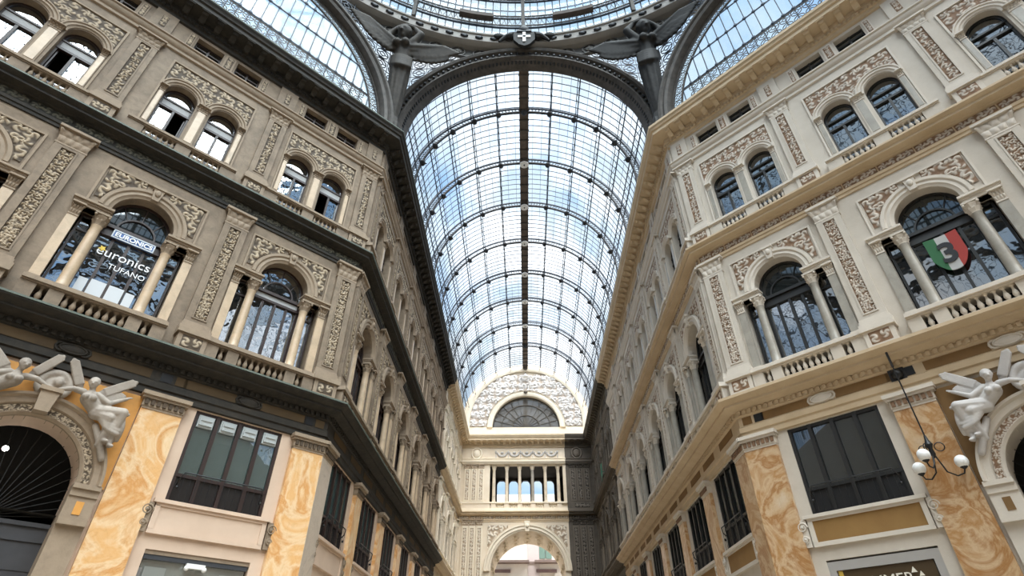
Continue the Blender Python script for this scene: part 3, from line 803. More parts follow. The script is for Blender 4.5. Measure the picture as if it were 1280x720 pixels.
# ================================================================== end wall with arch and loggia
def end_wall():
    b = MB()
    def strips(x0, x1, ops_low, ops_log):
        wall_strip(b, x0, x1, 0, 17.0, ops_low, 6.4); wall_strip(b, x0, x1, 17.0, 18.0, [])
        wall_strip(b, x0, x1, 18.0, 23.4, ops_log, .7); wall_strip(b, x0, x1, 23.4, 26.3, [])
    b.cur = 0; strips(0, 12.0, [arched(7.55,3.87,0,11.95,32)], [rect(3.41,11.68,18.6,22.95)])
    b.cur = 1; strips(12.0, 15.2, [], [])
    # gable above the eaves with the lunette opening
    b.cur = 0; n = 40; cx, cz, r0, r1 = 7.6, 27.4, 4.05, 7.75
    for k in range(n):
        a, c = PI*k/n, PI*(k+1)/n
        P = lambda r, t, zc: (cx+r*math.cos(t), 0, zc+r*math.sin(t))
        b.add([P(r0,a,cz),P(r1,a,28),P(r1,c,28),P(r0,c,cz)], [(0,1,2,3)])
        b.add([P(r0,a,cz),P(r0,c,cz),(P(r0,c,cz)[0],.6,P(r0,c,cz)[2]),(P(r0,a,cz)[0],.6,P(r0,a,cz)[2])], [(0,1,2,3)])
    b.add([(-.15,0,26.2),(15.35,0,26.2),(15.35,0,28),(11.65,0,27.4),(3.55,0,27.4),(-.15,0,28)], [(0,1,2,3,4,5)])
    return b
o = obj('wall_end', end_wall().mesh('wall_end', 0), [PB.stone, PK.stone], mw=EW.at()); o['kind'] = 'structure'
# passage beyond the arch and room behind the loggia
b = MB(); b.cur = 0
b.box(-7.6,-4.3,.05,6.4,0,17.4); b.box(3.9,7.6,.05,6.4,0,17.4); b.box(-7.6,7.6,.8,6.4,16.6,18.3)
b.cur = 1
b.box(-7.6,7.6,.7,6.4,23.0,26.0); b.box(-7.6,-4.6,.75,6.4,18.3,23.0); b.box(4.5,7.6,.75,6.4,18.3,23.0)
o = obj('wall_end_block', b.mesh('wall_end_block', 0), [PB.stone, M_IN], mw=EW.at(7.6)); o['kind'] = 'structure'
b = MB(); wall_strip(b, -4.6, 4.6, 18.3, 23.0, [arched(-3.05+1.45*k+.0,.55,18.4,22.25) for k in range(5)], .4)
o = obj('wall_loggia_back', b.mesh('wlb', 0), M_IN, mw=EW.at(7.6,5.2)); o['kind'] = 'structure'
# arch moulding, keystone, spandrels, soffit coffers
t = EW.thing('great_arch', 7.55, 0, 11.95, 'tall cream stone arch of the exit passage through the end wall', 'arch')
b = MB(); b.arc(0,0,[(3.87,.2),(3.87,-.08),(4.0,-.12),(4.05,-.2),(4.3,-.17),(4.36,-.26),(4.55,-.26),(4.6,0),(4.6,.2)],0,PI,48)
obj('archivolt', b, PB.light, t)
b = MB(); b.prism([(-.2,0),(.2,0),(.3,1.05),(-.3,1.05)],-.42,.0); b.ball((0,-.42,.55),.2,.14,.24); obj('keystone', b, PB.light, t, loc=(0,0,3.75))
sp = relief(4.3, 4.6, .07, .09, 71, .75, lambda x,z: (np.hypot(x,z) > 4.66) & (x < 4.24) & (x > 2.0) & (z < 4.42) & (z > 1.6), x0=.2, z0=.1).mesh('great_spandrel')
for s in (-1,1):
    q = obj('carved_spandrel', sp, PB.carved if s < 0 else PB.carved, t, loc=(0,-.02,0)); q.scale = (s,1,1)
for k in range(9):
    a = PI*(k+.5)/9
    for yy in (1.4, 3.2, 5.0):
        c, sn = math.cos(a), math.sin(a); r = 3.86; w = .42
        p0 = (r*c - w*sn, r*sn + w*c); p1 = (r*c + w*sn, r*sn - w*c); b = MB()
        b.tube([(p0[0],yy-.55,p0[1]),(p1[0],yy-.55,p1[1]),(p1[0],yy+.55,p1[1]),(p0[0],yy+.55,p0[1])], .05, 4, True)
        b.ball((r*c*.99,yy,r*sn*.99), .16, .16, .16, 8, 6)
        obj('coffer', b, PB.light, t)
# carved strips beside arch and loggia
for s, pp, nm in ((-1, PB, 'left'), (1, PK, 'right')):
    for i, x in enumerate((6.72, 5.95, 5.16)):
        w = ['nearest the corner','middle of the three','nearest the opening'][i]
        t = EW.thing('pilaster', 7.6+s*x, 0, 8.0, f'carved lower pilaster strip, {w}, {nm} of the great arch', 'pilaster', 'lower carved strips of the end wall')
        obj('shaft', cached('ews1', lambda: pil_shaft(.66,8.4,.14,.36,7.9,.2)), pp.light, t)
        obj('carved_field', cached('ewr1', lambda: relief(.36,7.9,.04,.06,75,.36)), pp.carved, t, loc=(0,-.095,.2))
        obj('capital', cached('ewc1', lambda: pil_capital(.62,.55,.13)), pp.carved, t, loc=(0,0,8.4))
        t = EW.thing('pilaster', 7.6+s*x, 0, 18.85, f'carved upper pilaster strip, {w}, {nm} of the loggia', 'pilaster', 'upper carved strips of the end wall')
        obj('shaft', cached('ews2', lambda: pil_shaft(.66,3.65,.14,.36,3.3,.18)), pp.light, t)
        obj('carved_field', cached('ewr2', lambda: relief(.36,3.3,.04,.06,76,.36)), pp.carved, t, loc=(0,-.095,.18))
        obj('capital', cached('ewc2', lambda: pil_capital(.62,.42,.13)), pp.carved, t, loc=(0,0,3.65))
    # shield medallion
    t = EW.thing('medallion', 7.6+s*5.75, 0, 24.2, f'round carved shield medallion {nm} of the garland frieze on the end wall', 'medallion', 'shield medallions')
    b = MB(); b.tube([(.55*math.cos(a),-.1,.62*math.sin(a)) for a in [k*PI/14 for k in range(28)]], .1, 8, True); obj('wreath', b, pp.carved if 0 else pp.light, t)
    b = MB(); b.ball((0,-.05,0),.42,.2,.5,16,10); obj('boss', b, pp.light, t)
    b = MB(); [b.box(q*1.05-.13,q*1.05+.13,-.06,0,-.5,.5) for q in (-1,1)]; b.box(-1.35,1.35,-.03,0,-.66,.66); obj('panel', b, pp.stone, t)
# string above the loggia
for xa, xb, pp in ((0,12.0,PB),(12.0,15.2,PK)):
    TRIM[0] += 1
    o = tag(obj('trim_%d' % TRIM[0], MB().box(xa,xb,-.16,0,22.98,23.1).box(xa,xb,-.24,0,23.1,23.22).box(xa,xb,-.3,0,23.22,23.34), pp.light, mw=EW.at()), kind='structure')
    TRIM[0] += 1
    o = tag(obj('trim_%d' % TRIM[0], MB().box(xa,xb,-.3,0,17.76,17.98).box(xa,xb,-.24,.0,17.98,18.05), pp.light, mw=EW.at()), kind='structure')
# garland frieze
t = EW.thing('garland_frieze', 7.62, 0, 23.55, 'long frieze of five carved garlands above the loggia columns', 'frieze')
obj('panel', MB().box(-4.2,4.2,-.04,0,0,1.25), PB.stone, t)
M_STONEGREY = stone('grey_stone_relief', (.58,.55,.52), (.45,.43,.40), bump=.1)
for k in range(5):
    b = MB(); cx = -2.84+1.42*k
    for j in range(15):
        a = PI + PI*j/14; b.ball((cx+.5*math.cos(a), -.1, .72+.38*math.sin(a)), .1+.05*math.sin(PI*j/14), .1, .1+.05*math.sin(PI*j/14), 8, 6)
    b.ball((cx,-.1,.72), .2, .1, .16, 10, 8)
    obj('garland', b, M_STONEGREY, t)
b = MB()
for k in range(6): b.ball((-3.55+1.42*k,-.08,.8),.12,.08,.2,8,6); b.box(-3.6+1.42*k,-3.5+1.42*k,-.08,0,.15,.65)
obj('ribbon', b, M_STONEGREY, t)
# loggia columns and parapet
for k in range(6):
    t = EW.thing('column', 7.6-3.72+1.45*k, .32, 18.7, ['leftmost','second from left','third from left','third from right','second from right','rightmost'][k]+' of the six loggia columns in the end wall', 'column', 'loggia columns')
    obj('base', cached('lgb', lambda: col_base(.19,.25)), PB.light, t)
    obj('shaft', cached('lgs', lambda: shaft(.19,3.45)), PB.column if k != 3 else PR.column, t, loc=(0,0,.25))
    obj('capital', cached('lgc', lambda: capital(.17,.5)), PB.light, t, loc=(0,0,3.7))
t = EW.thing('balustrade', 7.6, 0, 18.0, 'pale stone balustrade along the loggia of the end wall', 'balustrade')
obj('rail', MB().box(-7.55,4.4,-.22,.25,.62,.78), PB.light, t); obj('plinth', MB().box(-7.55,4.4,-.18,.2,0,.14), PB.light, t)
for k in range(6): obj('pier', cached('lgpier', lambda: MB().box(-.26,.26,-.16,.18,.1,.65)), PB.stone, t, loc=(-3.72+1.45*k,0,0))
obj('pier', MB().box(-7.5,-4.1,-.16,.18,.1,.65), PB.stone, t)
for k in range(5):
    for j in range(3): obj('baluster', cached('lgbal', lambda: baluster(.5,.085)), PB.light, t, loc=(-3.72+1.45*k+.5+.225*j,0,.13))
t = EW.thing('parapet', 13.8, 0, 18.0, 'soot-blackened parapet block at the right end of the loggia', 'parapet')
obj('block', MB().box(-1.75,1.4,-.2,0,0,.8), PK.stone, t); obj('relief', relief(1.6,.45,.05,.05,77,.4), PK.carved, t, loc=(-.2,-.21,.15))
# tympanum
t = EW.thing('tympanum', 7.6, 0, 26.35, 'white sculpted tympanum of crowded figures round the dark half-moon window', 'relief')
b = MB(); b.arc(0,1.65,[(6.75,0),(6.75,-.25),(6.9,-.3),(7.15,-.34),(7.25,-.3),(7.3,0)],-.16,PI+.16,56); obj('outer_moulding', b, PB.light, t)
b = MB(); b.arc(0,1.05,[(4.02,.1),(4.02,-.16),(4.2,-.24),(4.5,-.2),(4.6,-.26),(4.72,0),(4.72,.1)],0,PI,48); obj('inner_moulding', b, PB.light, t)
obj('sill', MB().box(-7.3,7.3,-.35,0,0,.62).box(-4.8,4.8,-.5,0,.0,.55).box(-7.1,-4.72,-.12,0,.62,1.05).box(4.72,7.1,-.12,0,.62,1.05), PB.light, t)
tr = relief(13.6, 6.9, .085, .22, 81, .95, lambda x,z: (np.hypot(x,z-.0) < 6.75) & (np.hypot(x,z+.6) > 4.74) & (z > -.5), z0=-.55)
M_TYMP = carved('tympanum_relief', (.50,.42,.35), (.82,.79,.76), .3)
obj('figures', tr, M_TYMP, t, loc=(0,-.05,1.65))
b = MB(); b.ball((0,-.35,8.75),.3,.18,.22); b.ball((0,-.3,5.5),.25,.15,.2); obj('masks', b, PK.light, t)
wn = EW.thing(next_window(), 7.6, .35, 27.42, 'dark half-moon fanlight in the white tympanum of the end wall', 'window', kind='structure')
b = MB()
for r in (1.7, 3.0, 3.98): b.arc(0,0,[(r,0),(r,.08),(r-.07,.08),(r-.07,0)],0,PI,36)
for k in range(13):
    a = PI*k/12; b.tube([(.3*math.cos(a),.04,.3*math.sin(a)),(4.0*math.cos(a),.04,4.0*math.sin(a))], .03, 4)
b.box(-4.05,4.05,-.02,.1,0,.1); obj('grille', b, PK.stone, wn)
pts = [(-4.05,0),(4.05,0)] + list(reversed(arch_top(0,4.05,0,30)))
obj('pane', MB().add([(x,.1,z) for x,z in pts], [tuple(range(len(pts)))]), window_glass('pane_grey', .1, tint=(.03,.03,.03), back=(.16,.15,.135), solid=1.), wn)
# building across the street, seen through the passage
t = tag(empty('street_building', Matrix.Translation((0,78,0))), 'sunlit white street building seen through the exit arch', 'building')
M_BW = stone('white_stucco', (.85,.80,.74), (.80,.74,.68), bump=.05); M_BP = stone('lilac_shade', (.62,.55,.53), (.58,.5,.5), bump=.05)  # the lilac is white stucco with sun shadow put into the colour
b = MB(); wall_strip(b, -16, 16, 0, 15.4, [rect(-4.6,-2.4,11,14.5), rect(1.4,3.4,11,14.5)], .35); wall_strip(b, -16, 16, 15.4, 24, [rect(1.5,3.1,15.9,18.4), rect(-4.4,-2.8,15.9,18.4)], .35)
b.box(-16,16,.36,4,0,24); obj('wall', b.mesh('street_wall', 0), M_BW, t)
obj('balcony_slab', MB().box(-9,9,-.2,.05,15.3,15.55).box(-4.9,.2,-1.0,-.0,15.35,15.6).box(.9,5.2,-1.0,-.0,15.35,15.6), stone('brown_slab', (.24,.18,.16), (.2,.15,.13)), t)
for x in (1.9, 2.75):
    obj('shutter', MB().box(x-.38,x+.38,-.1,-.04,15.9,18.3), plain('green_shutter', (.16,.26,.22), .6), t)
for x in (-3.5,2.4): obj('window_hood', MB().box(x-1.3,x+1.3,-.25,.02,14.3,14.65), stone('brown_hood', (.2,.13,.12), (.16,.1,.1)), t)
obj('painted_shade', MB().box(.0,1.5,-.08,.02,13.0,19), M_BP, t)  # thin added sheet that paints a sun shadow on the white wall
# small green netting on the dark wall
t = AR.solo('green_flag', MB().box(-.35,.35,-.06,-.03,-.6,.6).tube([(-.4,-.04,-.9),(-.4,-.04,.7)], .03, 6).tube([(-.4,-.04,0),(-.4,.55,0)], .03, 6), plain('green_cloth', (.03,.16,.10), .8), LA-(52.6-YC), -.5, 18.9, 'small green flag hung on the sooty far end of the right arcade wall', 'flag')

# ================================================================== floor and unseen shell
obj('floor', MB().box(-62,62,-62,90,-.2,0), marble('floor_marble', [(.35,(.36,.30,.23)),(.55,(.44,.38,.30)),(.7,(.27,.22,.17))], 1.2, .25, 1.), mw=Matrix.Identity(4))['kind'] = 'structure'
for a, c, nm in (((-18.91,-6.1),(-7.6,-17.41),'southwest'),((7.6,-17.41),(18.91,-6.1),'southeast')):
    a = Vector(a); c = Vector(c); d = (c-a); n = Vector((d.y,-d.x)).normalized()*.5
    if n.dot(Vector((0,.9))-a) > 0: n = -n
    vs = [(a.x,a.y),(c.x,c.y),(c.x+n.x,c.y+n.y),(a.x+n.x,a.y+n.y)]
    b = MB(); b.add([(x,y,z) for z in (0,26.2) for x,y in vs], [(0,3,2,1),(4,5,6,7),(0,1,5,4),(1,2,6,5),(2,3,7,6),(3,0,4,7)])
    obj('wall_'+nm, b.mesh('w', 0), PR.stone)['kind'] = 'structure'

# ================================================================== glazed barrel vault over the arcade
ZC, Y0, Y1 = 28.0, 20.9, 62.45
def half(r, n=36, a0=0, a1=PI): return [(r*math.cos(a0+(a1-a0)*k/n), ZC+r*math.sin(a0+(a1-a0)*k/n)) for k in range(n+1)]
vault = tag(empty('ceiling', Matrix.Translation((0,Y0,26.2))), 'long glazed barrel vault over the arcade', 'glass roof', kind='structure')
I = Matrix.Translation((0,-Y0,-26.2))
def vobj(name, b, m, par=vault):
    o = obj(name, b, m, par); o.matrix_parent_inverse = Matrix.Identity(4); o.location = (0,-Y0,-26.2); return o
b = MB(); pts = [(7.62,26.2)] + half(7.62, 48) + [(-7.62,26.2)]
ys = [Y0, 31, 41, 52, Y1]
vs = [(x,y,z) for y in ys for x,z in pts]; m = len(pts)
b.add(vs, [(j*m+k, j*m+k+1, (j+1)*m+k+1, (j+1)*m+k) for j in range(len(ys)-1) for k in range(m-1)])
vobj('glazing', b, M_RGLASS)
b = MB()
ny = int((Y1-Y0)/.52)
for k in range(ny+1):
    y = Y0+(Y1-Y0)*k/ny; b.tube([(x,y,z) for x,z in [(7.58,26.3)]+half(7.57, 30)+[(-7.58,26.3)]], .03, 4)
vobj('glazing_bar', b, M_IRONB)
b = MB()
for i in range(1, 36):
    if i % 3: a = PI*i/36; b.tube([(7.56*math.cos(a),Y0,ZC+7.56*math.sin(a)),(7.56*math.cos(a),Y1,ZC+7.56*math.sin(a))], .014, 4)
vobj('thin_glazing_bar', b, M_IRONB)
for i in range(1, 12):
    if i == 6: continue
    a = PI*i/12; c, s = math.cos(a), math.sin(a); b = MB()
    for r in (7.5, 7.12): b.tube([(r*c,Y0,ZC+r*s),(r*c,Y1,ZC+r*s)], .032 if r < 7.3 else .05, 4)
    n = 54
    b.tube([((7.5 if k % 2 else 7.12)*c, Y0+(Y1-Y0)*k/n, ZC+(7.5 if k % 2 else 7.12)*s) for k in range(n+1)], .018, 4)
    vobj('purlin', b, M_IRONB)
RIB_Y = [24.1+4.65*k for k in range(8)]
ON = ['first','second','third','fourth','fifth','sixth','seventh','eighth']
for i, y in enumerate(RIB_Y):
    t = tag(empty('roof_truss', Matrix.Translation((0,y,ZC))), f'curved iron lattice truss of the glass vault, {ON[i]} from the crossing', 'truss', 'arched trusses of the glass vault')
    def chord(r, w):
        b = MB(); b.arc(0,0,[(r,-w),(r,w),(r+.09,w),(r+.09,-w)],0,PI,48); b.box(r,r+.09,-w,w,-1.8,0); b.box(-r-.09,-r,-w,w,-1.8,0); return b
    obj('lower_chord', cached('rib_lo', lambda: chord(6.98,.075)), M_IRON, t)
    obj('upper_chord', cached('rib_hi', lambda: chord(7.4,.06)), M_IRONB, t)
    def lat():
        b = MB(); n = 96
        for q in (0,1): b.tube([((7.42 if (k+q) % 2 else 7.06)*math.cos(PI*k/n), 0, (7.42 if (k+q) % 2 else 7.06)*math.sin(PI*k/n)) for k in range(n+1)], .024, 4)
        return b
    obj('lattice', cached('rib_lat', lat), M_IRONB, t)
    def boss():
        return MB().ball((0,0,0), .2, .24, .2, 10, 6).tube([(-.08,0,0),(-.32,0,0)], [.09,.02], 6)
    for k in range(1,12):
        a = PI*k/12; q = obj('boss', cached('rib_boss', boss), M_IRON, t, loc=(6.98*math.cos(a),0,6.98*math.sin(a))); q.rotation_euler = (0,-a,0)
t = tag(empty('ridge_walkway', Matrix.Translation((0,Y0,35.2))), 'long brown maintenance walkway hung under the ridge of the glass vault', 'walkway')
b = MB(); b.box(-.3,.3,0,Y1-Y0,0,.08); b.box(-.33,-.27,0,Y1-Y0,-.06,.24); b.box(.27,.33,0,Y1-Y0,-.06,.24)
obj('deck', b, plain('brown_rust', (.16,.125,.10), .8, .1, .5), t)
for k in range(46): obj('crossbar', cached('xbar', lambda: MB().box(-.36,.36,-.04,.04,-.1,-.02)), M_IRONG, t, loc=(0,.34+.9*k,0))
for i, y in enumerate(RIB_Y[1:7] + [61.9]):
    z = 34.85 if i < 6 else 33.7
    lt = tag(empty('pendant_lamp', Matrix.Translation((0,y,z))), f'small white cone lamp hanging under the roof ridge at the {ON[i+1]} truss' if i < 6 else 'small white cone lamp hanging before the white tympanum', 'lamp', 'small lamps under the ridge')
    obj('shade', cached('plamp', lambda: MB().lathe([(.34,-.05),(.36,0),(.12,.3),(.06,.42)], n=14)), M_WHITE, lt)
    obj('stem', cached('plstem', lambda: MB().tube([(0,0,.4),(0,0,.62 if 1 else 0)], .03, 6)), M_IRON, lt)
# front arch towards the crossing
t = tag(empty('crossing_arch', Matrix.Translation((0,20,ZC))), 'broad dark iron arch framing the mouth of the glass vault', 'arch')
b = MB(); b.arc(0,0,[(8.1,.0),(8.14,-.14),(8.0,-.2),(7.86,-.12),(7.82,.06),(7.55,.1),(7.5,.0),(7.4,.0),(7.3,.3),(7.12,.75),(7.12,.95),(8.1,.95)],-.15,PI+.15,64)
for s in (-1,1):
    xa, xb = sorted((s*7.15, s*8.1)); b.box(xa,xb,0,.9,-1.8,.2)
front_arch_mesh = obj('ring', b, M_IRONG, t).data
b = MB()
for k in range(1,60):
    a = PI*k/60; b.ball((7.68*math.cos(a),.02,7.68*math.sin(a)), .11, .09, .11, 6, 4)
obj('leaf_moulding', b, M_IRON, t)
b = MB()
for k in range(1,90):
    a = PI*k/90; b.ball((7.28*math.cos(a),.42,7.28*math.sin(a)), .09, .16, .09, 6, 4)
obj('soffit_moulding', b, M_IRON, t)

# ------------------------------------------------------------------ half-moon windows over the corner facades
def ringtube(b, c, r, y, rad=.022, n=12): b.tube([(c[0]+r*math.cos(2*PI*k/n), y, c[1]+r*math.sin(2*PI*k/n)) for k in range(n)], rad, 4, True)
def scrolls(b, cells, y, R, rad=.022):
    for x, z in cells:
        ringtube(b, (x,z), R, y, rad); ringtube(b, (x,z), R*.45, y, rad*.9, 8)
        for q in range(4):
            a = PI/2*q; b.tube([(x+R*.45*math.cos(a),y,z+R*.45*math.sin(a)),(x+R*math.cos(a),y,z+R*math.sin(a))], rad*.8, 4)
def lun_bars():
    b = MB(); R = 6.75; y = .12
    xs = [.26+.515*k for k in range(-14,14)]
    for x in xs:
        if abs(x) < R: b.tube([(x,y,0),(x,y,math.sqrt(R*R-x*x))], .035, 4)
    for z in (2.1, 3.98, 5.86):
        w = math.sqrt(R*R-z*z); b.tube([(-w,y,z),(w,y,z)], .04, 4)
        for x in xs:
            if abs(x) < w: b.ball((x,y-.02,z), .12, .06, .12, 8, 6)
    return b
def lun_lace():
    b = MB(); y = .1; n = 44
    cells = [(7.03*math.cos(PI*(k+.5)/n), 7.03*math.sin(PI*(k+.5)/n)) for k in range(n)]
    scrolls(b, cells, y, .24)
    cells = [(-6.4+.56*k, .55+.6*j) for k in range(24) for j in range(3) if math.hypot(-6.4+.56*k, .55+.6*j) < 6.5]
    scrolls(b, cells, y, .26)
    for z in (.22, 1.95): b.tube([(-6.5,y,z),(6.5,y,z)], .03, 4)
    b.arc(0,0,[(6.72,y-.05),(6.72,y+.05),(6.8,y+.05),(6.8,y-.05)],0,PI,48); b.arc(0,0,[(7.26,y-.05),(7.26,y+.05),(7.34,y+.05),(7.34,y-.05)],0,PI,48)
    return b
def lun_ring():
    b = MB(); b.arc(0,0,[(7.34,.3),(7.34,-.1),(7.45,-.3),(7.6,-.36),(7.72,-.3),(7.8,-.42),(7.95,-.42),(8.0,0),(8.0,.3)],-.1,PI+.1,64); return b
for F, nm in ((DL,'left'), (DR,'right')):
    wn = F.thing(next_window(), 8, -.12, 26.4, f'huge half-moon iron and glass window above the {nm} corner facade', 'window', kind='structure')
    pts = [(-7.3,0),(7.3,0)] + list(reversed(arch_top(0,7.3,0,40)))
    obj('pane', MB().add([(x,.16,z) for x,z in pts], [tuple(range(len(pts)))]), M_FAN, wn)
    obj('glazing_bar', cached('lunbars', lun_bars), M_IRONB, wn)
    obj('scroll_lattice', cached('lunlace', lun_lace), M_IRONG, wn)
    obj('arch_ring', cached('lunring', lun_ring), M_IRONG, wn)
# lattice spandrels between the arches and the dome ring
def spandrel_lattice(r, xmax, ztop, step=.95):
    b = MB(); n = int(2*xmax/step)
    for i in range(n+1):
        x = -xmax+2*xmax*i/n; z0 = math.sqrt(max(r*r-x*x, 0))
        if z0 < ztop-.1: b.tube([(x,.1,z0),(x,.1,ztop)], .026, 4)
    for j in range(int(ztop/step)+1):
        z = j*step; w = math.sqrt(max(r*r-z*z, 0))
        if w < xmax:
            for s in (-1,1): b.tube([(s*w,.1,z),(s*xmax,.1,z)], .026, 4)
    cells = [(-xmax+2*xmax*(i+.5)/n, (j+.5)*step) for i in range(n) for j in range(int(ztop/step)) if math.hypot(-xmax+2*xmax*(i+.5)/n, (j+.5)*step) > r+.25]
    scrolls(b, cells, .1, step*.42, .034)
    return b
t = obj('lattice_spandrel', spandrel_lattice(8.1, 8.3, 8.6), M_IRONB, mw=Matrix.Translation((0,20.25,ZC)))
tag(t, 'scrolled iron lattice filling between dark vault arch and dome ring', 'lattice')
for F, nm in ((DL,'left'), (DR,'right')):
    t = obj('lattice_spandrel', cached('splat', lambda: spandrel_lattice(8.0, 8.2, 10.0)), M_IRONB, mw=F.at(8,.25,26.4))
    tag(t, f'scrolled iron lattice round the half-moon window over the {nm} corner facade', 'lattice')

# the three other glazed arms and corner windows of the crossing
kids = list(vault.children)
for k, nm in ((1,'west'),(2,'south'),(3,'east')):
    e = tag(empty('ceiling_'+nm, Matrix.Translation((0,.9,0)) @ Matrix.Rotation(PI/2*k, 4, 'Z') @ Matrix.Translation((0,Y0-.9,26.2))), f'glazed vault of the {nm} arm, out of view', 'glass roof', kind='structure')
    for o in kids:
        c = o.copy(); COL.objects.link(c); c.parent = e
    for y in RIB_Y[:5]:
        c = bpy.data.objects.new('truss_chord', CACHE['rib_lo']); COL.objects.link(c); c.parent = e; c.location = (0,y-Y0,ZC-26.2)
        c.material_slots[0].link = 'OBJECT'; c.material_slots[0].material = M_IRON
    c = bpy.data.objects.new('front_arch', front_arch_mesh); COL.objects.link(c); c.parent = e; c.location = (0,20-Y0,ZC-26.2)
    c.material_slots[0].link = 'OBJECT'; c.material_slots[0].material = M_IRONG
    M0 = Matrix.Translation((0,.9,0)) @ Matrix.Rotation(PI/2*k, 4, 'Z')
    if k < 3:
        M1 = M0 @ Matrix.Translation((0,-.9,0)) @ DL.at(8,.3,26.4)
        wn = tag(empty(next_window(), M1), f'half-moon window of the crossing on the {nm} side, out of view', 'window', kind='structure')
        for key, mt in (('lunbars',M_IRONB),('lunlace',M_IRONG),('lunring',M_IRONG)): obj(key, CACHE[key], mt, wn)
    for s in (-1,1):
        b = MB(); xa, xb = sorted((s*7.6, s*8.1)); b.box(xa,xb,18.3,60,0,26.2); o = obj('wall_arm_'+nm, b.mesh('w',0), PR.stone, mw=M0); o['kind'] = 'structure'
    b = MB(); b.box(-7.6,7.6,60,60.4,0,30); o = obj('wall_arm_end_'+nm, b.mesh('w',0), PR.stone, mw=M0); o['kind'] = 'structure'
# ------------------------------------------------------------------ dome
DC = Matrix.Translation((0,.9,0)); RD = 18.9
t = tag(empty('dome_ring', DC), 'grey ring beam with dark bosses round the foot of the dome', 'ring beam')
b = MB(); b.lathe([(RD+.25,36.25),(RD+.05,36.3),(RD-.1,36.4),(RD-.1,37.05),(RD-.2,37.1),(RD-.2,37.25),(RD+.7,37.3),(RD+.7,36.25),(RD+.25,36.25)], n=128, cap=False)
obj('beam', b, stone('ring_grey', (.30,.28,.25), (.23,.21,.19), bump=.05), t)
b = MB()
for k in range(120):
    a = 2*PI*k/120; M = Matrix.Rotation(a, 4, 'Z')
    for dy, rr in ((0,.22),(-.16,.11),(.16,.11)): b.ball(M @ Vector((RD-.16,dy,36.7)), .1, rr, rr*.8, 8, 6, M.to_3x3())
q = obj('boss', b, M_IRON, t); q['kind'] = 'stuff'
b = MB(); b.lathe([(RD+.25,35.1),(RD+.25,36.3)], n=96, cap=False); b2 = b
frz = MB()
for k in range(84):
    a = 2*PI*k/84; M = Matrix.Rotation(a-PI/2, 4, 'Z'); q = MB()
    scrolls(q, [(0,35.8)], RD+.5, .46, .05); q.ball((0,RD+.5,35.8), .2, .1, .2, 8, 6)
    frz.add([M @ Vector(v) for v in q.v], q.f)
frz.lathe([(RD+.7,36.3),(RD+.7,35.3),(RD+.45,35.28),(RD+.45,35.36),(RD+.6,35.4),(RD+.6,36.3)], n=96, cap=False)
q = obj('circle_frieze', frz, plain('frieze_grey', (.15,.14,.125), .7, .1, .4), t)
dome = tag(empty('ceiling_dome', DC), 'great glazed dome over the crossing', 'glass dome', kind='structure')
ZD = 37.25
def dp(phi, az, r=RD): return Vector((r*math.cos(phi)*math.cos(az), r*math.cos(phi)*math.sin(az), ZD + r*math.sin(phi)))
b = MB(); n, m = 96, 20
vs = [dp(PI/2*j/m*.97, 2*PI*k/n) for j in range(m+1) for k in range(n)]
b.add(vs, [(j*n+k, j*n+(k+1)%n, (j+1)*n+(k+1)%n, (j+1)*n+k) for j in range(m) for k in range(n)])
obj('glazing', b, M_CLEAR, dome)
b = MB()
for k in range(224):
    az = 2*PI*k/224; top = 1.45 if k % 7 == 0 else (1.0 if k % 2 == 0 else .6)
    b.tube([dp(top*j/10, az, RD-.04) for j in range(11)], .045, 4)
obj('glazing_bar', b, M_IRONB, dome)
b = MB()
def hoop(z, rad, dr=-.08):
    phi = math.asin((z-ZD)/RD) if z-ZD < RD else PI/2
    b.tube([dp(phi, 2*PI*k/128, RD+dr) for k in range(128)], rad, 4, True)
for z in (38.3, 39.35, 41.1, 42.2, 44.2, 46.2, 48.2, 50.2, 52, 53.6, 55): hoop(z, .09)
for z in (40.2, 43.2, 45.2, 47.2, 49.2): hoop(z, .035, -.05)
obj('hoop', b, M_IRONB, dome)
b = MB()
for za, zb in ((38.3,39.35),(41.1,42.2)):
    pa, pb = math.asin((za-ZD)/RD), math.asin((zb-ZD)/RD); n = 320
    for q in (0,1): b.tube([dp(pa if (k+q) % 2 else pb, 2*PI*k/n, RD-.25) for k in range(n)], .03, 4, True)
    for p in (pa, pb): b.tube([dp(p, 2*PI*k/128, RD-.25) for k in range(128)], .05, 4, True)
obj('lattice_girder', b, M_IRONG, dome)
b = MB()
for k in range(16):
    az = PI/2 + 2*PI*k/16
    b.tube([dp(1.45*j/14, az, RD-.2) for j in range(15)], .17, 4)
obj('main_rib', b, M_IRONG, dome)
b = MB()
for k in range(16):
    for f in (.22,):
        a0 = PI/2 + 2*PI*(k+.28)/16; a1 = PI/2 + 2*PI*(k+.56 if k % 2 else k+.6)/16
        p = math.asin((39.0-ZD)/RD)
        if k in (0, 15):
            if k == 15: a0, a1 = PI/2 - 2*PI*.66/16, PI/2 - 2*PI*.28/16
            b.tube([dp(p, a0+(a1-a0)*j/6, RD-.34) for j in range(7)], .28, 4)
obj('walkway_panel', b, plain('rusty_brown', (.10,.075,.06), .8, .1, .4), dome)
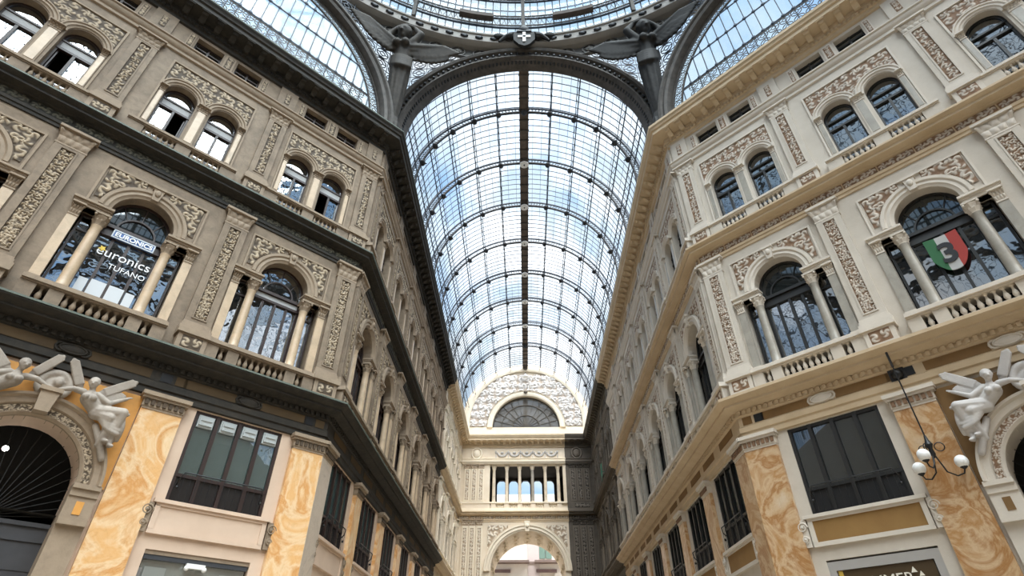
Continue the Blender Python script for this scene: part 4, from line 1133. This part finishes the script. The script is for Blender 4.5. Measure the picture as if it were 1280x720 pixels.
# shield with cross over the arch crown
t = tag(empty('shield', Matrix.Translation((.05,19.45,36.0))), 'dark iron shield with white cross above the crown of the arch', 'shield')
b = MB(); b.prism([(-.75,1.15),(.75,1.15),(.7,.2),(.35,-.35),(0,-.55),(-.35,-.35),(-.7,.2)], -.12, .1)
for s in (-1,1):
    b.tube([(s*(.75+.9*k/10), 0, .75-.55*k/10+.25*math.sin(k/10*PI)) for k in range(11)], [.3-.022*k for k in range(11)], 8)
    b.ball((s*1.7,0,.9), .35, .15, .25)
obj('field', b, M_BRONZE, t)
obj('cross', MB().box(-.1,.1,-.18,-.1,-.1,1.0).box(-.42,.42,-.18,-.1,.42,.62), M_WHITE, t)
obj('crown', MB().ball((0,-.05,1.5), .38, .25, .4).box(-.5,.5,-.2,.15,1.1,1.3), M_IRON, t)

# ================================================================== sculpture
def statue(name, b, mat, mw, label, cat, group=None, vox=.03, sm=2):
    o = obj(name, b.mesh(name, 0), mat, mw=mw); tag(o, label, cat, group)
    r = o.modifiers.new('body', 'REMESH'); r.mode = 'VOXEL'; r.voxel_size = vox; r.use_smooth_shade = True
    s = o.modifiers.new('soft', 'SMOOTH'); s.iterations = sm; s.factor = .5
    return o
def head(b, c, r, d=(0,-1,0)):
    """head with brow, nose, chin, ears and bound hair, facing d"""
    f = Vector(d).normalized(); s = f.cross(Vector((0,0,1)))
    s = s.normalized() if s.length > .01 else Vector((1,0,0)); u = s.cross(f); c = Vector(c)
    b.ball(c, r*.8, r*.88, r*1.05, 14, 10)
    b.ball(c - f*r*.25 + u*r*.3, r*.92, r*.9, r*.85, 14, 10)
    b.cap(c + f*r*.75 + u*r*.2, c + f*r*1.02 - u*r*.18, r*.13, r*.2, 8)
    b.ball(c + f*r*.55 - u*r*.75, r*.36); b.cap(c + f*r*.74 + u*r*.26 - s*r*.4, c + f*r*.74 + u*r*.26 + s*r*.4, r*.14, r*.14, 6)
    b.cap(c + f*r*.8 - u*r*.42 - s*r*.2, c + f*r*.8 - u*r*.42 + s*r*.2, r*.1, r*.1, 6)
    for q in (-1,1): b.ball(c + s*q*r*.82, r*.18, r*.18, r*.28, 8, 6)
    b.ball(c - f*r*.95 + u*r*.25, r*.42)
def hand(b, p, d, r):
    """palm, four fingers and a thumb"""
    p = Vector(p); d = Vector(d).normalized(); s = d.orthogonal().normalized()
    b.cap(p, p + d*r*1.6, r*.75, r*.8, 8)
    for k, L in enumerate((1.3,1.6,1.5,1.1)):
        o = s*(k-1.5)*r*.48; b.cap(p + d*r*1.8 + o, p + d*r*(2.0+L) + o*1.2 - d.cross(s)*r*.5, r*.25, r*.2, 6)
    b.cap(p + d*r*.5 + s*r*.7, p + d*r*1.6 + s*r*1.5, r*.28, r*.22, 6)
def limb(b, pts, rs):
    for (p, q), (r0, r1) in zip(zip(pts, pts[1:]), zip(rs, rs[1:])): b.cap(p, q, r0, r1, 10)
def wing(b, root, tip, drop, L, n=9, r=.05):
    """row of long feathers from a leading edge root->tip, hanging along drop"""
    root = Vector(root); tip = Vector(tip); drop = Vector(drop).normalized()
    b.cap(root, tip, r*2.2, r*1.3, 8)
    for k in range(n):
        f = k/(n-1); p = root.lerp(tip, f); d = (drop*(1-f*.55) + (tip-root).normalized()*f*.75).normalized()
        b.cap(p, p + d*L*(.75+.4*math.sin(f*PI*.8)), r*1.4, r*.6, 6)
def fold(b, p, q, sag, r, n=5):
    p = Vector(p); q = Vector(q); s = Vector(sag); prev = p
    for k in range(1, n+1):
        f = k/n; c = p.lerp(q, f) + s*math.sin(f*PI); b.cap(prev, c, r, r, 8); prev = c

M_MARBW = stone('white_statue_marble', (.60,.57,.54), (.45,.42,.40), bump=.1)
M_STATL = stone('grey_statue_stone', (.46,.40,.34), (.30,.255,.21), bump=.12, dirt=(.12,.10,.08), dirt_amt=.4)
# figures of the entrance arches: x across, z up, y into the wall, origin at the arch centre on the wall plane
def paddle(b, p, q, w, t=.06):
    """one closed wing: long rounded blade with raised feather ridges"""
    p = Vector(p); q = Vector(q); d = (q-p); L = d.length; x = d/L; y = Vector((0,1,0)); z = x.cross(y).normalized(); y = z.cross(x)
    M = Matrix((x, y, z)).transposed()
    b.ball((p+q)/2, L*.56, t, w, 16, 12, M)
    for k in range(5):
        o = (k-2)/2.3*w; b.cap(p+d*.2+z*o*.8-y*t*.6, q-d*.04*abs(k-2)+z*o*.8-y*t*.5, .035, .03, 6)
def reclining(sgn):
    """winged figure leaning against the arch: head near the crown, knees and feet down along the haunch; sgn=+1 leans on the right haunch"""
    b = MB(); X = lambda x, z, y: (sgn*x, y, z)
    pelvis, chest, neck, hd = X(1.22,1.86,-.34), X(.84,2.12,-.44), X(.84,2.36,-.46), X(.8,2.56,-.52)
    b.cap(pelvis, chest, .2, .19, 14); b.cap(chest, neck, .18, .08, 12); b.cap(neck, hd, .08, .08, 8); head(b, hd, .15, (-sgn*.3,-1,-.3))
    for q in (-1,1): b.ball(Vector(chest)+Vector((q*.1,-.17,.0)), .09, .08, .09)
    limb(b, [X(.66,2.27,-.46), X(.42,2.26,-.52), X(.16,2.16,-.5)], [.095,.075,.05]); hand(b, X(.16,2.16,-.5), X(-.7,-.2,0), .045)
    limb(b, [X(1.0,2.28,-.46), X(1.34,2.1,-.54), X(1.7,2.38,-.46)], [.095,.075,.05]); hand(b, X(1.7,2.38,-.46), X(.6,.5,0), .045)
    limb(b, [X(1.2,1.86,-.44), X(1.74,1.92,-.62), X(1.74,1.2,-.42), X(1.76,1.04,-.46)], [.18,.135,.085,.06])
    limb(b, [X(1.16,1.8,-.4), X(1.5,1.72,-.58), X(1.56,1.26,-.42), X(1.58,1.14,-.46)], [.18,.135,.085,.06])
    for p in (X(1.76,1.02,-.46), X(1.6,1.12,-.46)): b.cap(p, Vector(p)+Vector((sgn*.04,-.2,-.05)), .065, .05, 8)
    # drapery over the lap and down the legs
    for k in range(6): fold(b, X(1.0+.05*k,1.98-.05*k,-.44), X(1.72+.02*k,1.84-.1*k,-.54), (0,-.1,-.12), .065)
    for k in range(5): fold(b, X(1.5+.08*k,1.8,-.5), X(1.5+.1*k,1.0+.06*k,-.36), (sgn*.03,-.1,0), .06)
    fold(b, X(.96,2.3,-.36), X(1.9,2.0,-.34), (0,-.05,-.2), .06); fold(b, X(1.3,1.5,-.3), X(1.75,.7,-.3), (0,-.05,0), .09)
    paddle(b, X(1.02,2.36,-.24), X(1.78,2.98,-.34), .14); paddle(b, X(1.1,2.2,-.22), X(1.66,2.5,-.28), .13)
    paddle(b, X(.6,2.36,-.26), X(.12,3.1,-.4), .13)
    return b
def wreath():
    b = MB(); n = 26
    for k in range(n):
        a = 2*PI*k/n; b.ball((.34*math.cos(a), -.24, .34*math.sin(a)), .11, .1, .11, 8, 6)
    b.ball((0,-.2,0), .24, .12, .26, 12, 8); b.ball((.05,-.32,.08), .12, .1, .14); b.cap((-.12,-.28,-.12),(.12,-.28,-.2),.07,.07,8)
    return b
for F, p, m_st, back, nm, colr in ((DL, PL, M_STATL, plain('orange_ground', (.70,.33,.07), .6, 0, .2), 'left', 'grey'), (DR, PR, M_MARBW, PR.brown, 'right', 'white')):
    t = F.thing('entrance_arch', 8.0, 0, 6.1, f'carved round entrance arch below the middle bay, {nm} corner facade', 'arch')
    b = MB(); b.arc(0,0,[(1.45,.3),(1.45,-.1),(1.52,-.16),(1.72,-.14),(1.76,-.22),(1.9,-.24),(1.95,-.32),(2.02,-.32),(2.03,0),(2.03,.3)],0,PI,44); obj('archivolt', b, p.light, t)
    ar = relief(3.5, 1.75, .022, .03, 91, .16, lambda x,z: (np.hypot(x,z) > 1.54) & (np.hypot(x,z) < 1.71), z0=.0); obj('carved_band', ar, p.carved, t, loc=(0,-.15,0))
    b = MB(); b.prism([(-.16,1.5),(.16,1.5),(.22,2.12),(-.22,2.12)], -.5, 0); b.box(-.26,.26,-.55,0,2.05,2.16); obj('keystone', b, p.light, t)
    # coloured ground behind the figures, cut round the arch opening
    g = MB(); pts = arch_top(0,1.9,0,24); wall_strip(g, -2.14, 2.14, -.0, 2.74, [dict(zb=-.0, pts=pts)], .03, -.04, False); obj('coloured_field', g.mesh('cf', 0), back, t)
    for s in (-1,1):
        b = MB(); xa, xb = sorted((s*1.42, s*2.06)); b.box(xa,xb,-.3,.3,-.12,0); b.box(xa,xb,-.24,.3,-.3,-.12); b.box(xa,xb,-.2,.3,-.85,-.3); b.box(xa,xb,-.28,.3,-1.0,-.85); b.box(xa,xb,-.14,.5,-6.1,-1.0)
        i = obj('impost', b, p.light, t); xm = s*1.74; obj('inset', MB().box(xm-.09,xm+.09,-.215,-.1,-.74,-.42), back, i)
    for s, sd in ((-1,'left'),(1,'right')):
        statue('winged_statue', reclining(s), m_st, F.at(8.0,0,6.1), f'{colr} stone winged figure reclining on the {sd} haunch of the {nm} entrance arch', 'statue', vox=.02)
    statue('wreath', wreath(), m_st, F.at(8.0,0,8.42), f'round {colr} stone wreath with bust over the crown of the {nm} entrance arch', 'wreath', vox=.03, sm=2)
    # iron fanlight and door in the arch
    wn = F.thing('entrance_gate', 8.0, .7, 0, f'dark gate with radiating iron fanlight in the {nm} entrance arch', 'gate')
    b = MB()
    for k in range(23):
        a = PI*k/22; b.tube([(.12*math.cos(a),.02,5.2+.12*math.sin(a)),(2.2*math.cos(a),.02,5.2+2.2*math.sin(a))], .012, 4)
    b.arc(0,5.2,[(.2,0),(.2,.05),(.12,.05),(.12,0)],0,PI,12); obj('fanlight', b, plain('dull_iron', (.02,.019,.018), .5, .2), wn)
    obj('door_panel', MB().box(-1.45,1.45,0,.1,4.1,5.2).box(-1.45,1.45,-.06,0,5.1,5.2).box(-1.45,1.45,-.04,0,4.75,4.82).box(-1.45,1.45,.02,.1,0,4.1), plain('charcoal_door', (.05,.05,.055), .5, 0, .2), wn)
    b = MB(); b.ball((0,0,0), .09, .09, .09); b.box(-.02,.02,-.02,.02,.05,.5)
    if nm == 'left':
        lm = F.thing('hall_lamp', 7.75, 1.3, 7.0, 'small bright lamp inside the dark left entrance arch', 'lamp')
        obj('bulb', MB().ball((0,0,0), .07), emit('lamp_glow', (1,.95,.88), 14), lm); obj('stem', MB().tube([(0,0,.05),(0,0,1.9)], .015, 6), M_BLACK, lm)

# bronze angels at the corners of the crossing
def angel(sgn):
    b = MB(); X = lambda x, y, z: (sgn*x, y, z)
    # robed body leaning towards the crossing, arms raised to the ring beam
    limb(b, [X(-.25,.15,-.6), X(-.15,.0,1.4), X(-.05,-.45,3.2), X(.0,-.75,4.1), X(.0,-1.0,5.2)], [.34,.48,.62,.48,.48])
    limb(b, [X(.0,-1.0,5.2), X(.0,-1.15,5.9)], [.42,.2]); head(b, X(.0,-1.3,6.4), .5, (-sgn*.2,-1,-.45))
    for q in (-1,1): b.ball(Vector(X(.0,-1.4,5.0))+Vector((q*.26,-.08,0)), .26)
    for k in range(9):
        a = PI*2*k/9; c, s = math.cos(a), math.sin(a); b.cap((sgn*-.02+.5*c,-.6+.5*s,3.6), (sgn*-.25+.3*c,.1+.3*s,-.6), .17, .12, 8)
    for k in range(5): fold(b, X(-.6,-.85,4.4-.2*k), X(.6,-.85,4.1-.22*k), (0,-.35,-.35), .14)
    limb(b, [X(-.5,-1.05,5.45), X(-1.05,-1.3,6.1), X(-.6,-1.0,7.2)], [.3,.24,.16]); hand(b, X(-.6,-1.0,7.2), X(.5,.1,.7), .15)
    limb(b, [X(.5,-1.05,5.45), X(1.05,-1.2,6.2), X(.6,-.95,7.3)], [.3,.24,.16]); hand(b, X(.6,-.95,7.3), X(-.4,.1,.7), .15)
    fold(b, X(-1.05,-1.3,6.1), X(.6,-.95,7.4), X(0,-.1,.6), .14, 6)
    # great wings: one along the corner window, one spread over the vault arch
    wing(b, X(-.35,-1.0,5.3), X(-1.9,-2.5,5.8), X(-.35,-.35,-1), 1.15, 13, .17)
    wing(b, X(-.35,-.9,5.1), X(-1.3,-1.9,5.3), X(-.5,-.5,-.8), 1.3, 9, .16)
    wing(b, X(.4,-.9,5.2), X(2.5,-.9,5.1), X(.4,.1,-1), 1.05, 14, .17)
    wing(b, X(.4,-.8,5.0), X(1.7,-.8,4.8), X(.5,.1,-.9), 1.3, 9, .16)
    # rough pedestal
    b.cap((sgn*-.2,.1,-2.2), (sgn*-.25,.1,-.7), .75, .5, 8); b.box(-.75,.4,-.5,.6,-2.4,-1.4) if sgn > 0 else b.box(-.4,.75,-.5,.6,-2.4,-1.4)
    return b
for s, nm in ((-1,'left'),(1,'right')):
    statue('angel_statue', angel(-s), M_BRONZE if s > 0 else plain('brown_bronze', (.05,.04,.029), .75, .0, .6), Matrix.Translation((s*7.45,19.35,28.6)), f'dark bronze winged angel at the {nm} corner of the dome ring, arms raised', 'statue', vox=.07, sm=3)

# ================================================================== lettering, banner, lamp, shopfronts
def text(name, s, size, mat, parent, loc, ext=.01, align='CENTER', bold=.0):
    c = bpy.data.curves.new(name, 'FONT'); c.body = s; c.size = size; c.extrude = ext; c.align_x = align; c.offset = bold
    o = bpy.data.objects.new(name, c); COL.objects.link(o); c.materials.append(mat); o.parent = parent
    bpy.context.view_layer.update()
    me = bpy.data.meshes.new_from_object(o.evaluated_get(bpy.context.evaluated_depsgraph_get())); bpy.data.objects.remove(o)
    o = bpy.data.objects.new(name, me); COL.objects.link(o); o.parent = parent
    me.materials.clear(); me.materials.append(mat)
    o.location = loc; o.rotation_euler = (PI/2, 0, 0); return o
M_BLUE = plain('sign_blue', (.05,.13,.36), .4); M_LETW = plain('lettering_white', (.9,.92,.94), .5)
t = DL.thing('shop_sign', 8.05, .3, 13.82, 'blue sign board with white capitals in the middle first-floor window', 'sign')
obj('board', MB().box(-.62,.62,-.03,.05,0,.3), M_BLUE, t); obj('edge', MB().box(-.64,.64,-.05,-.02,.27,.31).box(-.64,.64,-.05,-.02,-.01,.03).box(-.64,-.6,-.05,-.02,0,.3).box(.6,.64,-.05,-.02,0,.3), plain('sign_grey', (.6,.65,.7), .5), t)
text('lettering', 'EURONICS', .235, M_LETW, t, (0,-.05,.065), .012, bold=.006)
t = DL.thing('window_lettering', 8.0, .36, 11.3, 'white shop lettering stuck on the panes of the middle first-floor window', 'lettering')
text('name_lettering', 'euronics', .46, M_LETW, t, (.05,-.03,1.78), .004); text('second_lettering', 'TUFANO', .27, M_LETW, t, (.28,-.03,1.4), .004)
obj('yellow_mark', MB().prism([(-.62+.0+ .12*math.cos(PI*2*k/10+.3)*(1 if k % 2 else .5), 2.0+.12*math.sin(PI*2*k/10+.3)*(1 if k % 2 else .5)) for k in range(10)], -.05, -.03), plain('yellow_vinyl', (.8,.55,.05), .5), t)
obj('frosted_band', MB().box(-.46,-.04,-.04,-.02,.15,.85).box(.04,.46,-.04,-.02,.15,.85).box(-.78,-.53,-.04,-.02,.15,.8).box(.53,.78,-.04,-.02,.15,.8), plain('frosted_white', (.6,.63,.66), .6), t)
t = DR.thing('banner', 7.9, .22, 12.36, 'shield-shaped green white and red banner with black 3 in the right corner window', 'banner')
def band(x0, x1):
    b = MB(); x0 *= .94; x1 *= .94; n = 8; top = lambda x: 1.32+.05*(x*x)/.25 ; bot = lambda x: .62*(abs(x)/.5)**2.6
    xs = [x0+(x1-x0)*k/n for k in range(n+1)]
    up = [(x,top(x)) for x in reversed(xs)]; lo = [(x,bot(x)) for x in xs]
    return b.prism(lo+up, -.02, .02)
for a, c, nm, cl in ((-.5,-.17,'green_band',(.015,.11,.035)),(-.17,.17,'white_band',(.42,.42,.41)),(.17,.5,'red_band',(.33,.025,.015))): obj(nm, band(a,c), plain(nm, cl, .7), t)
text('number', '3', 1.0, M_BLACK, t, (0,-.04,.32), .01, bold=.03)
# hanging lantern
t = DR.thing('hanging_lamp', 5.24, -.55, 7.1, 'black scrolled iron chandelier with white globes hung by a long rod from the cornice', 'lamp')
b = MB(); b.tube([(0,0,.35),(0,0,3.05)], .02, 6); b.tube([(0,0,2.55),(0,0,3.05)], .035, 6); obj('rod', b, M_BLACK, t)
b = MB(); b.lathe([(.02,-.25),(.07,-.15),(.05,0),(.1,.12),(.05,.25),(.03,.38)], n=12)
GL = []
for dx, dy, dz in ((-.46,.05,-.42),(.52,.1,-.45),(-.17,-.3,-.2)):
    path = [(0,0,-.05),(dx*.25,dy*.25,dz-.2),(dx*.6,dy*.6,dz-.34),(dx*.9,dy*.9,dz-.3),(dx,dy,dz-.18),(dx,dy,dz-.14)]
    b.tube(path, .02, 6)
    b.tube([(dx*(.4+.22*math.cos(q)), dy*(.4+.22*math.cos(q)), .02+.12*math.sin(q)) for q in [PI*2*j/12 for j in range(12)]], .015, 5, True)
    b.lathe([(.03,-.2),(.09,-.15),(.1,-.12)], (dx,dy,dz), 10); GL.append((dx,dy,dz))
obj('scroll_arms', b, M_BLACK, t)
for g in GL: obj('globe', cached('globe', lambda: MB().ball((0,0,0), .16, .16, .17, 20, 14)), M_WHITE, t, loc=g)
t = DR.thing('lamp_rose', 5.2, 0, 9.55, 'dark round boss on the frieze behind the lamp rod', 'boss')
obj('plate', MB().ball((0,-.16,0), .17, .14, .17, 16, 10).box(-.22,.22,-.13,0,-.2,.2), M_BLACK, t)
for q in range(4):
    t = DL.solo('vent_box', MB().box(-.24,.24,-.05,.05,-.18,.2).box(-.2,.2,-.1,-.05,-.12,.14).box(-.16,.16,-.13,-.1,.02,.1), plain('vent_grey', (.42,.45,.45), .5), LD-2.9-1.05+.7*q, .07, 8.6, ['leftmost','second from left','third from left','rightmost'][q]+' of four pale vent boxes in the left corner mezzanine window', 'vent', 'mezzanine vent boxes')
# shopfronts
t = DR.thing('shopfront', 2.9, .04, 0, 'dark brown shop sign with pale capitals under a steel lintel, right corner', 'shopfront')
obj('lintel', MB().box(-1.45,1.45,-.03,.3,4.56,4.8).box(-1.45,-1.25,-.03,.3,0,4.56).box(1.25,1.45,-.03,.3,0,4.56), plain('pale_steel', (.42,.40,.38), .4, .3), t)
sb = obj('sign_board', MB().box(-1.22,1.22,.02,.12,3.3,4.55), plain('sign_brown', (.055,.032,.01), .5), t)
obj('gold_edge', MB().box(-1.22,-1.1,-.0,.02,3.3,4.55), plain('sign_gold', (.5,.33,.06), .4), t)
text('lettering', 'SUMMER', .4, plain('sign_cream', (.75,.70,.6), .5), sb, (-.12,0,4.05), .012)
obj('triangle_mark', MB().prism([(.78,4.2),(.9,4.2),(.84,4.32)], -.02, .02).prism([(.62,4.3),(.76,4.3),(.69,4.44)], -.02, .02).prism([(.6,4.12),(.74,4.12),(.67,4.2)], -.02, .02), plain('sign_cream2', (.75,.70,.6), .5), sb)
obj('glass_door', MB().box(-1.22,1.22,.1,.14,0,3.2), G_R, t)
t = DL.thing('shopfront', LD-2.9, .05, 0, 'steel and glass shopfront with grey security gear, left corner', 'shopfront')
obj('lintel', MB().box(-1.45,1.45,-.02,.3,4.74,4.85), PL.stone, t)
obj('head_rail', MB().box(-1.42,1.42,.0,.2,4.62,4.74), plain('dark_steel', (.07,.075,.085), .4, .4), t)
obj('spotlight', MB().box(-.3,.2,-.1,.05,4.5,4.62).ball((-.28,-.06,4.5), .07).ball((.2,-.06,4.5), .07), M_WHITE, t)
obj('glass', MB().box(-1.4,1.4,.12,.16,0,4.63), window_glass('shop_glass', .25, (.55,.6,.58), back=(.30,.32,.29), solid=.7), t)
obj('display_frame', MB().box(-1.3,-.75,.06,.1,3.2,4.45).box(.7,1.25,.06,.1,3.2,4.45), plain('display_grey', (.22,.23,.21), .5), t)
obj('door_frame', MB().box(-1.45,-1.36,.02,.2,0,4.4).box(1.36,1.45,.02,.2,0,4.4).box(-.03,.03,.05,.16,0,4.3), plain('door_steel', (.3,.3,.3), .35, .6), t)

# ================================================================== light and camera
W = bpy.data.worlds.new('sky'); bpy.context.scene.world = W; W.use_nodes = True
nt = W.node_tree; N = nt.nodes; L = nt.links; N.clear()
tc = N.new('ShaderNodeTexCoord'); n = noise(N, L, tc.outputs['Generated'], 3.2, 6, .6, .4)
r = ramp(N, [(.38, (.36,.62,1.0)), (.52, (.70,.86,1.0)), (.64, (1,1,1))]); L.new(n.outputs['Fac'], r.inputs['Fac'])
bg = N.new('ShaderNodeBackground'); bg.inputs['Strength'].default_value = .62; L.new(r.outputs['Color'], bg.inputs['Color'])
o = N.new('ShaderNodeOutputWorld'); L.new(bg.outputs[0], o.inputs['Surface'])
def sun(name, strength, angle, rot, col=(1,.965,.92)):
    l = bpy.data.lights.new(name, 'SUN'); l.energy = strength; l.angle = math.radians(angle); l.color = col
    o = bpy.data.objects.new(name, l); COL.objects.link(o); o.rotation_euler = [math.radians(a) for a in rot]; return o
sun('hazy_sun', 7.0, 60, (30, 10, 0))
cam = bpy.data.cameras.new('camera'); cam.sensor_width = 36; cam.lens = 36*689.33/1280; cam.clip_end = 500; cam.clip_start = .05
co = bpy.data.objects.new('camera', cam); COL.objects.link(co); bpy.context.scene.camera = co
th, yaw, roll = .637920477, -.0221271378, .000848394
f = Vector((math.sin(yaw)*math.cos(th), math.cos(yaw)*math.cos(th), math.sin(th)))
r0 = Vector((math.cos(yaw), -math.sin(yaw), 0)); u0 = r0.cross(f)
rv = r0*math.cos(roll)+u0*math.sin(roll); uv = -r0*math.sin(roll)+u0*math.cos(roll)
co.matrix_world = Matrix(((rv.x,uv.x,-f.x,-.3075),(rv.y,uv.y,-f.y,0),(rv.z,uv.z,-f.z,1.6),(0,0,0,1)))
sc = bpy.context.scene
sc.view_settings.view_transform = 'Standard'; sc.view_settings.look = 'None'; sc.view_settings.exposure = .84; sc.view_settings.gamma = 1
sc.view_settings.use_curve_mapping = False
sc.cycles.max_bounces = 8; sc.cycles.transparent_max_bounces = 16; sc.cycles.diffuse_bounces = 4
sc.cycles.use_denoising = True
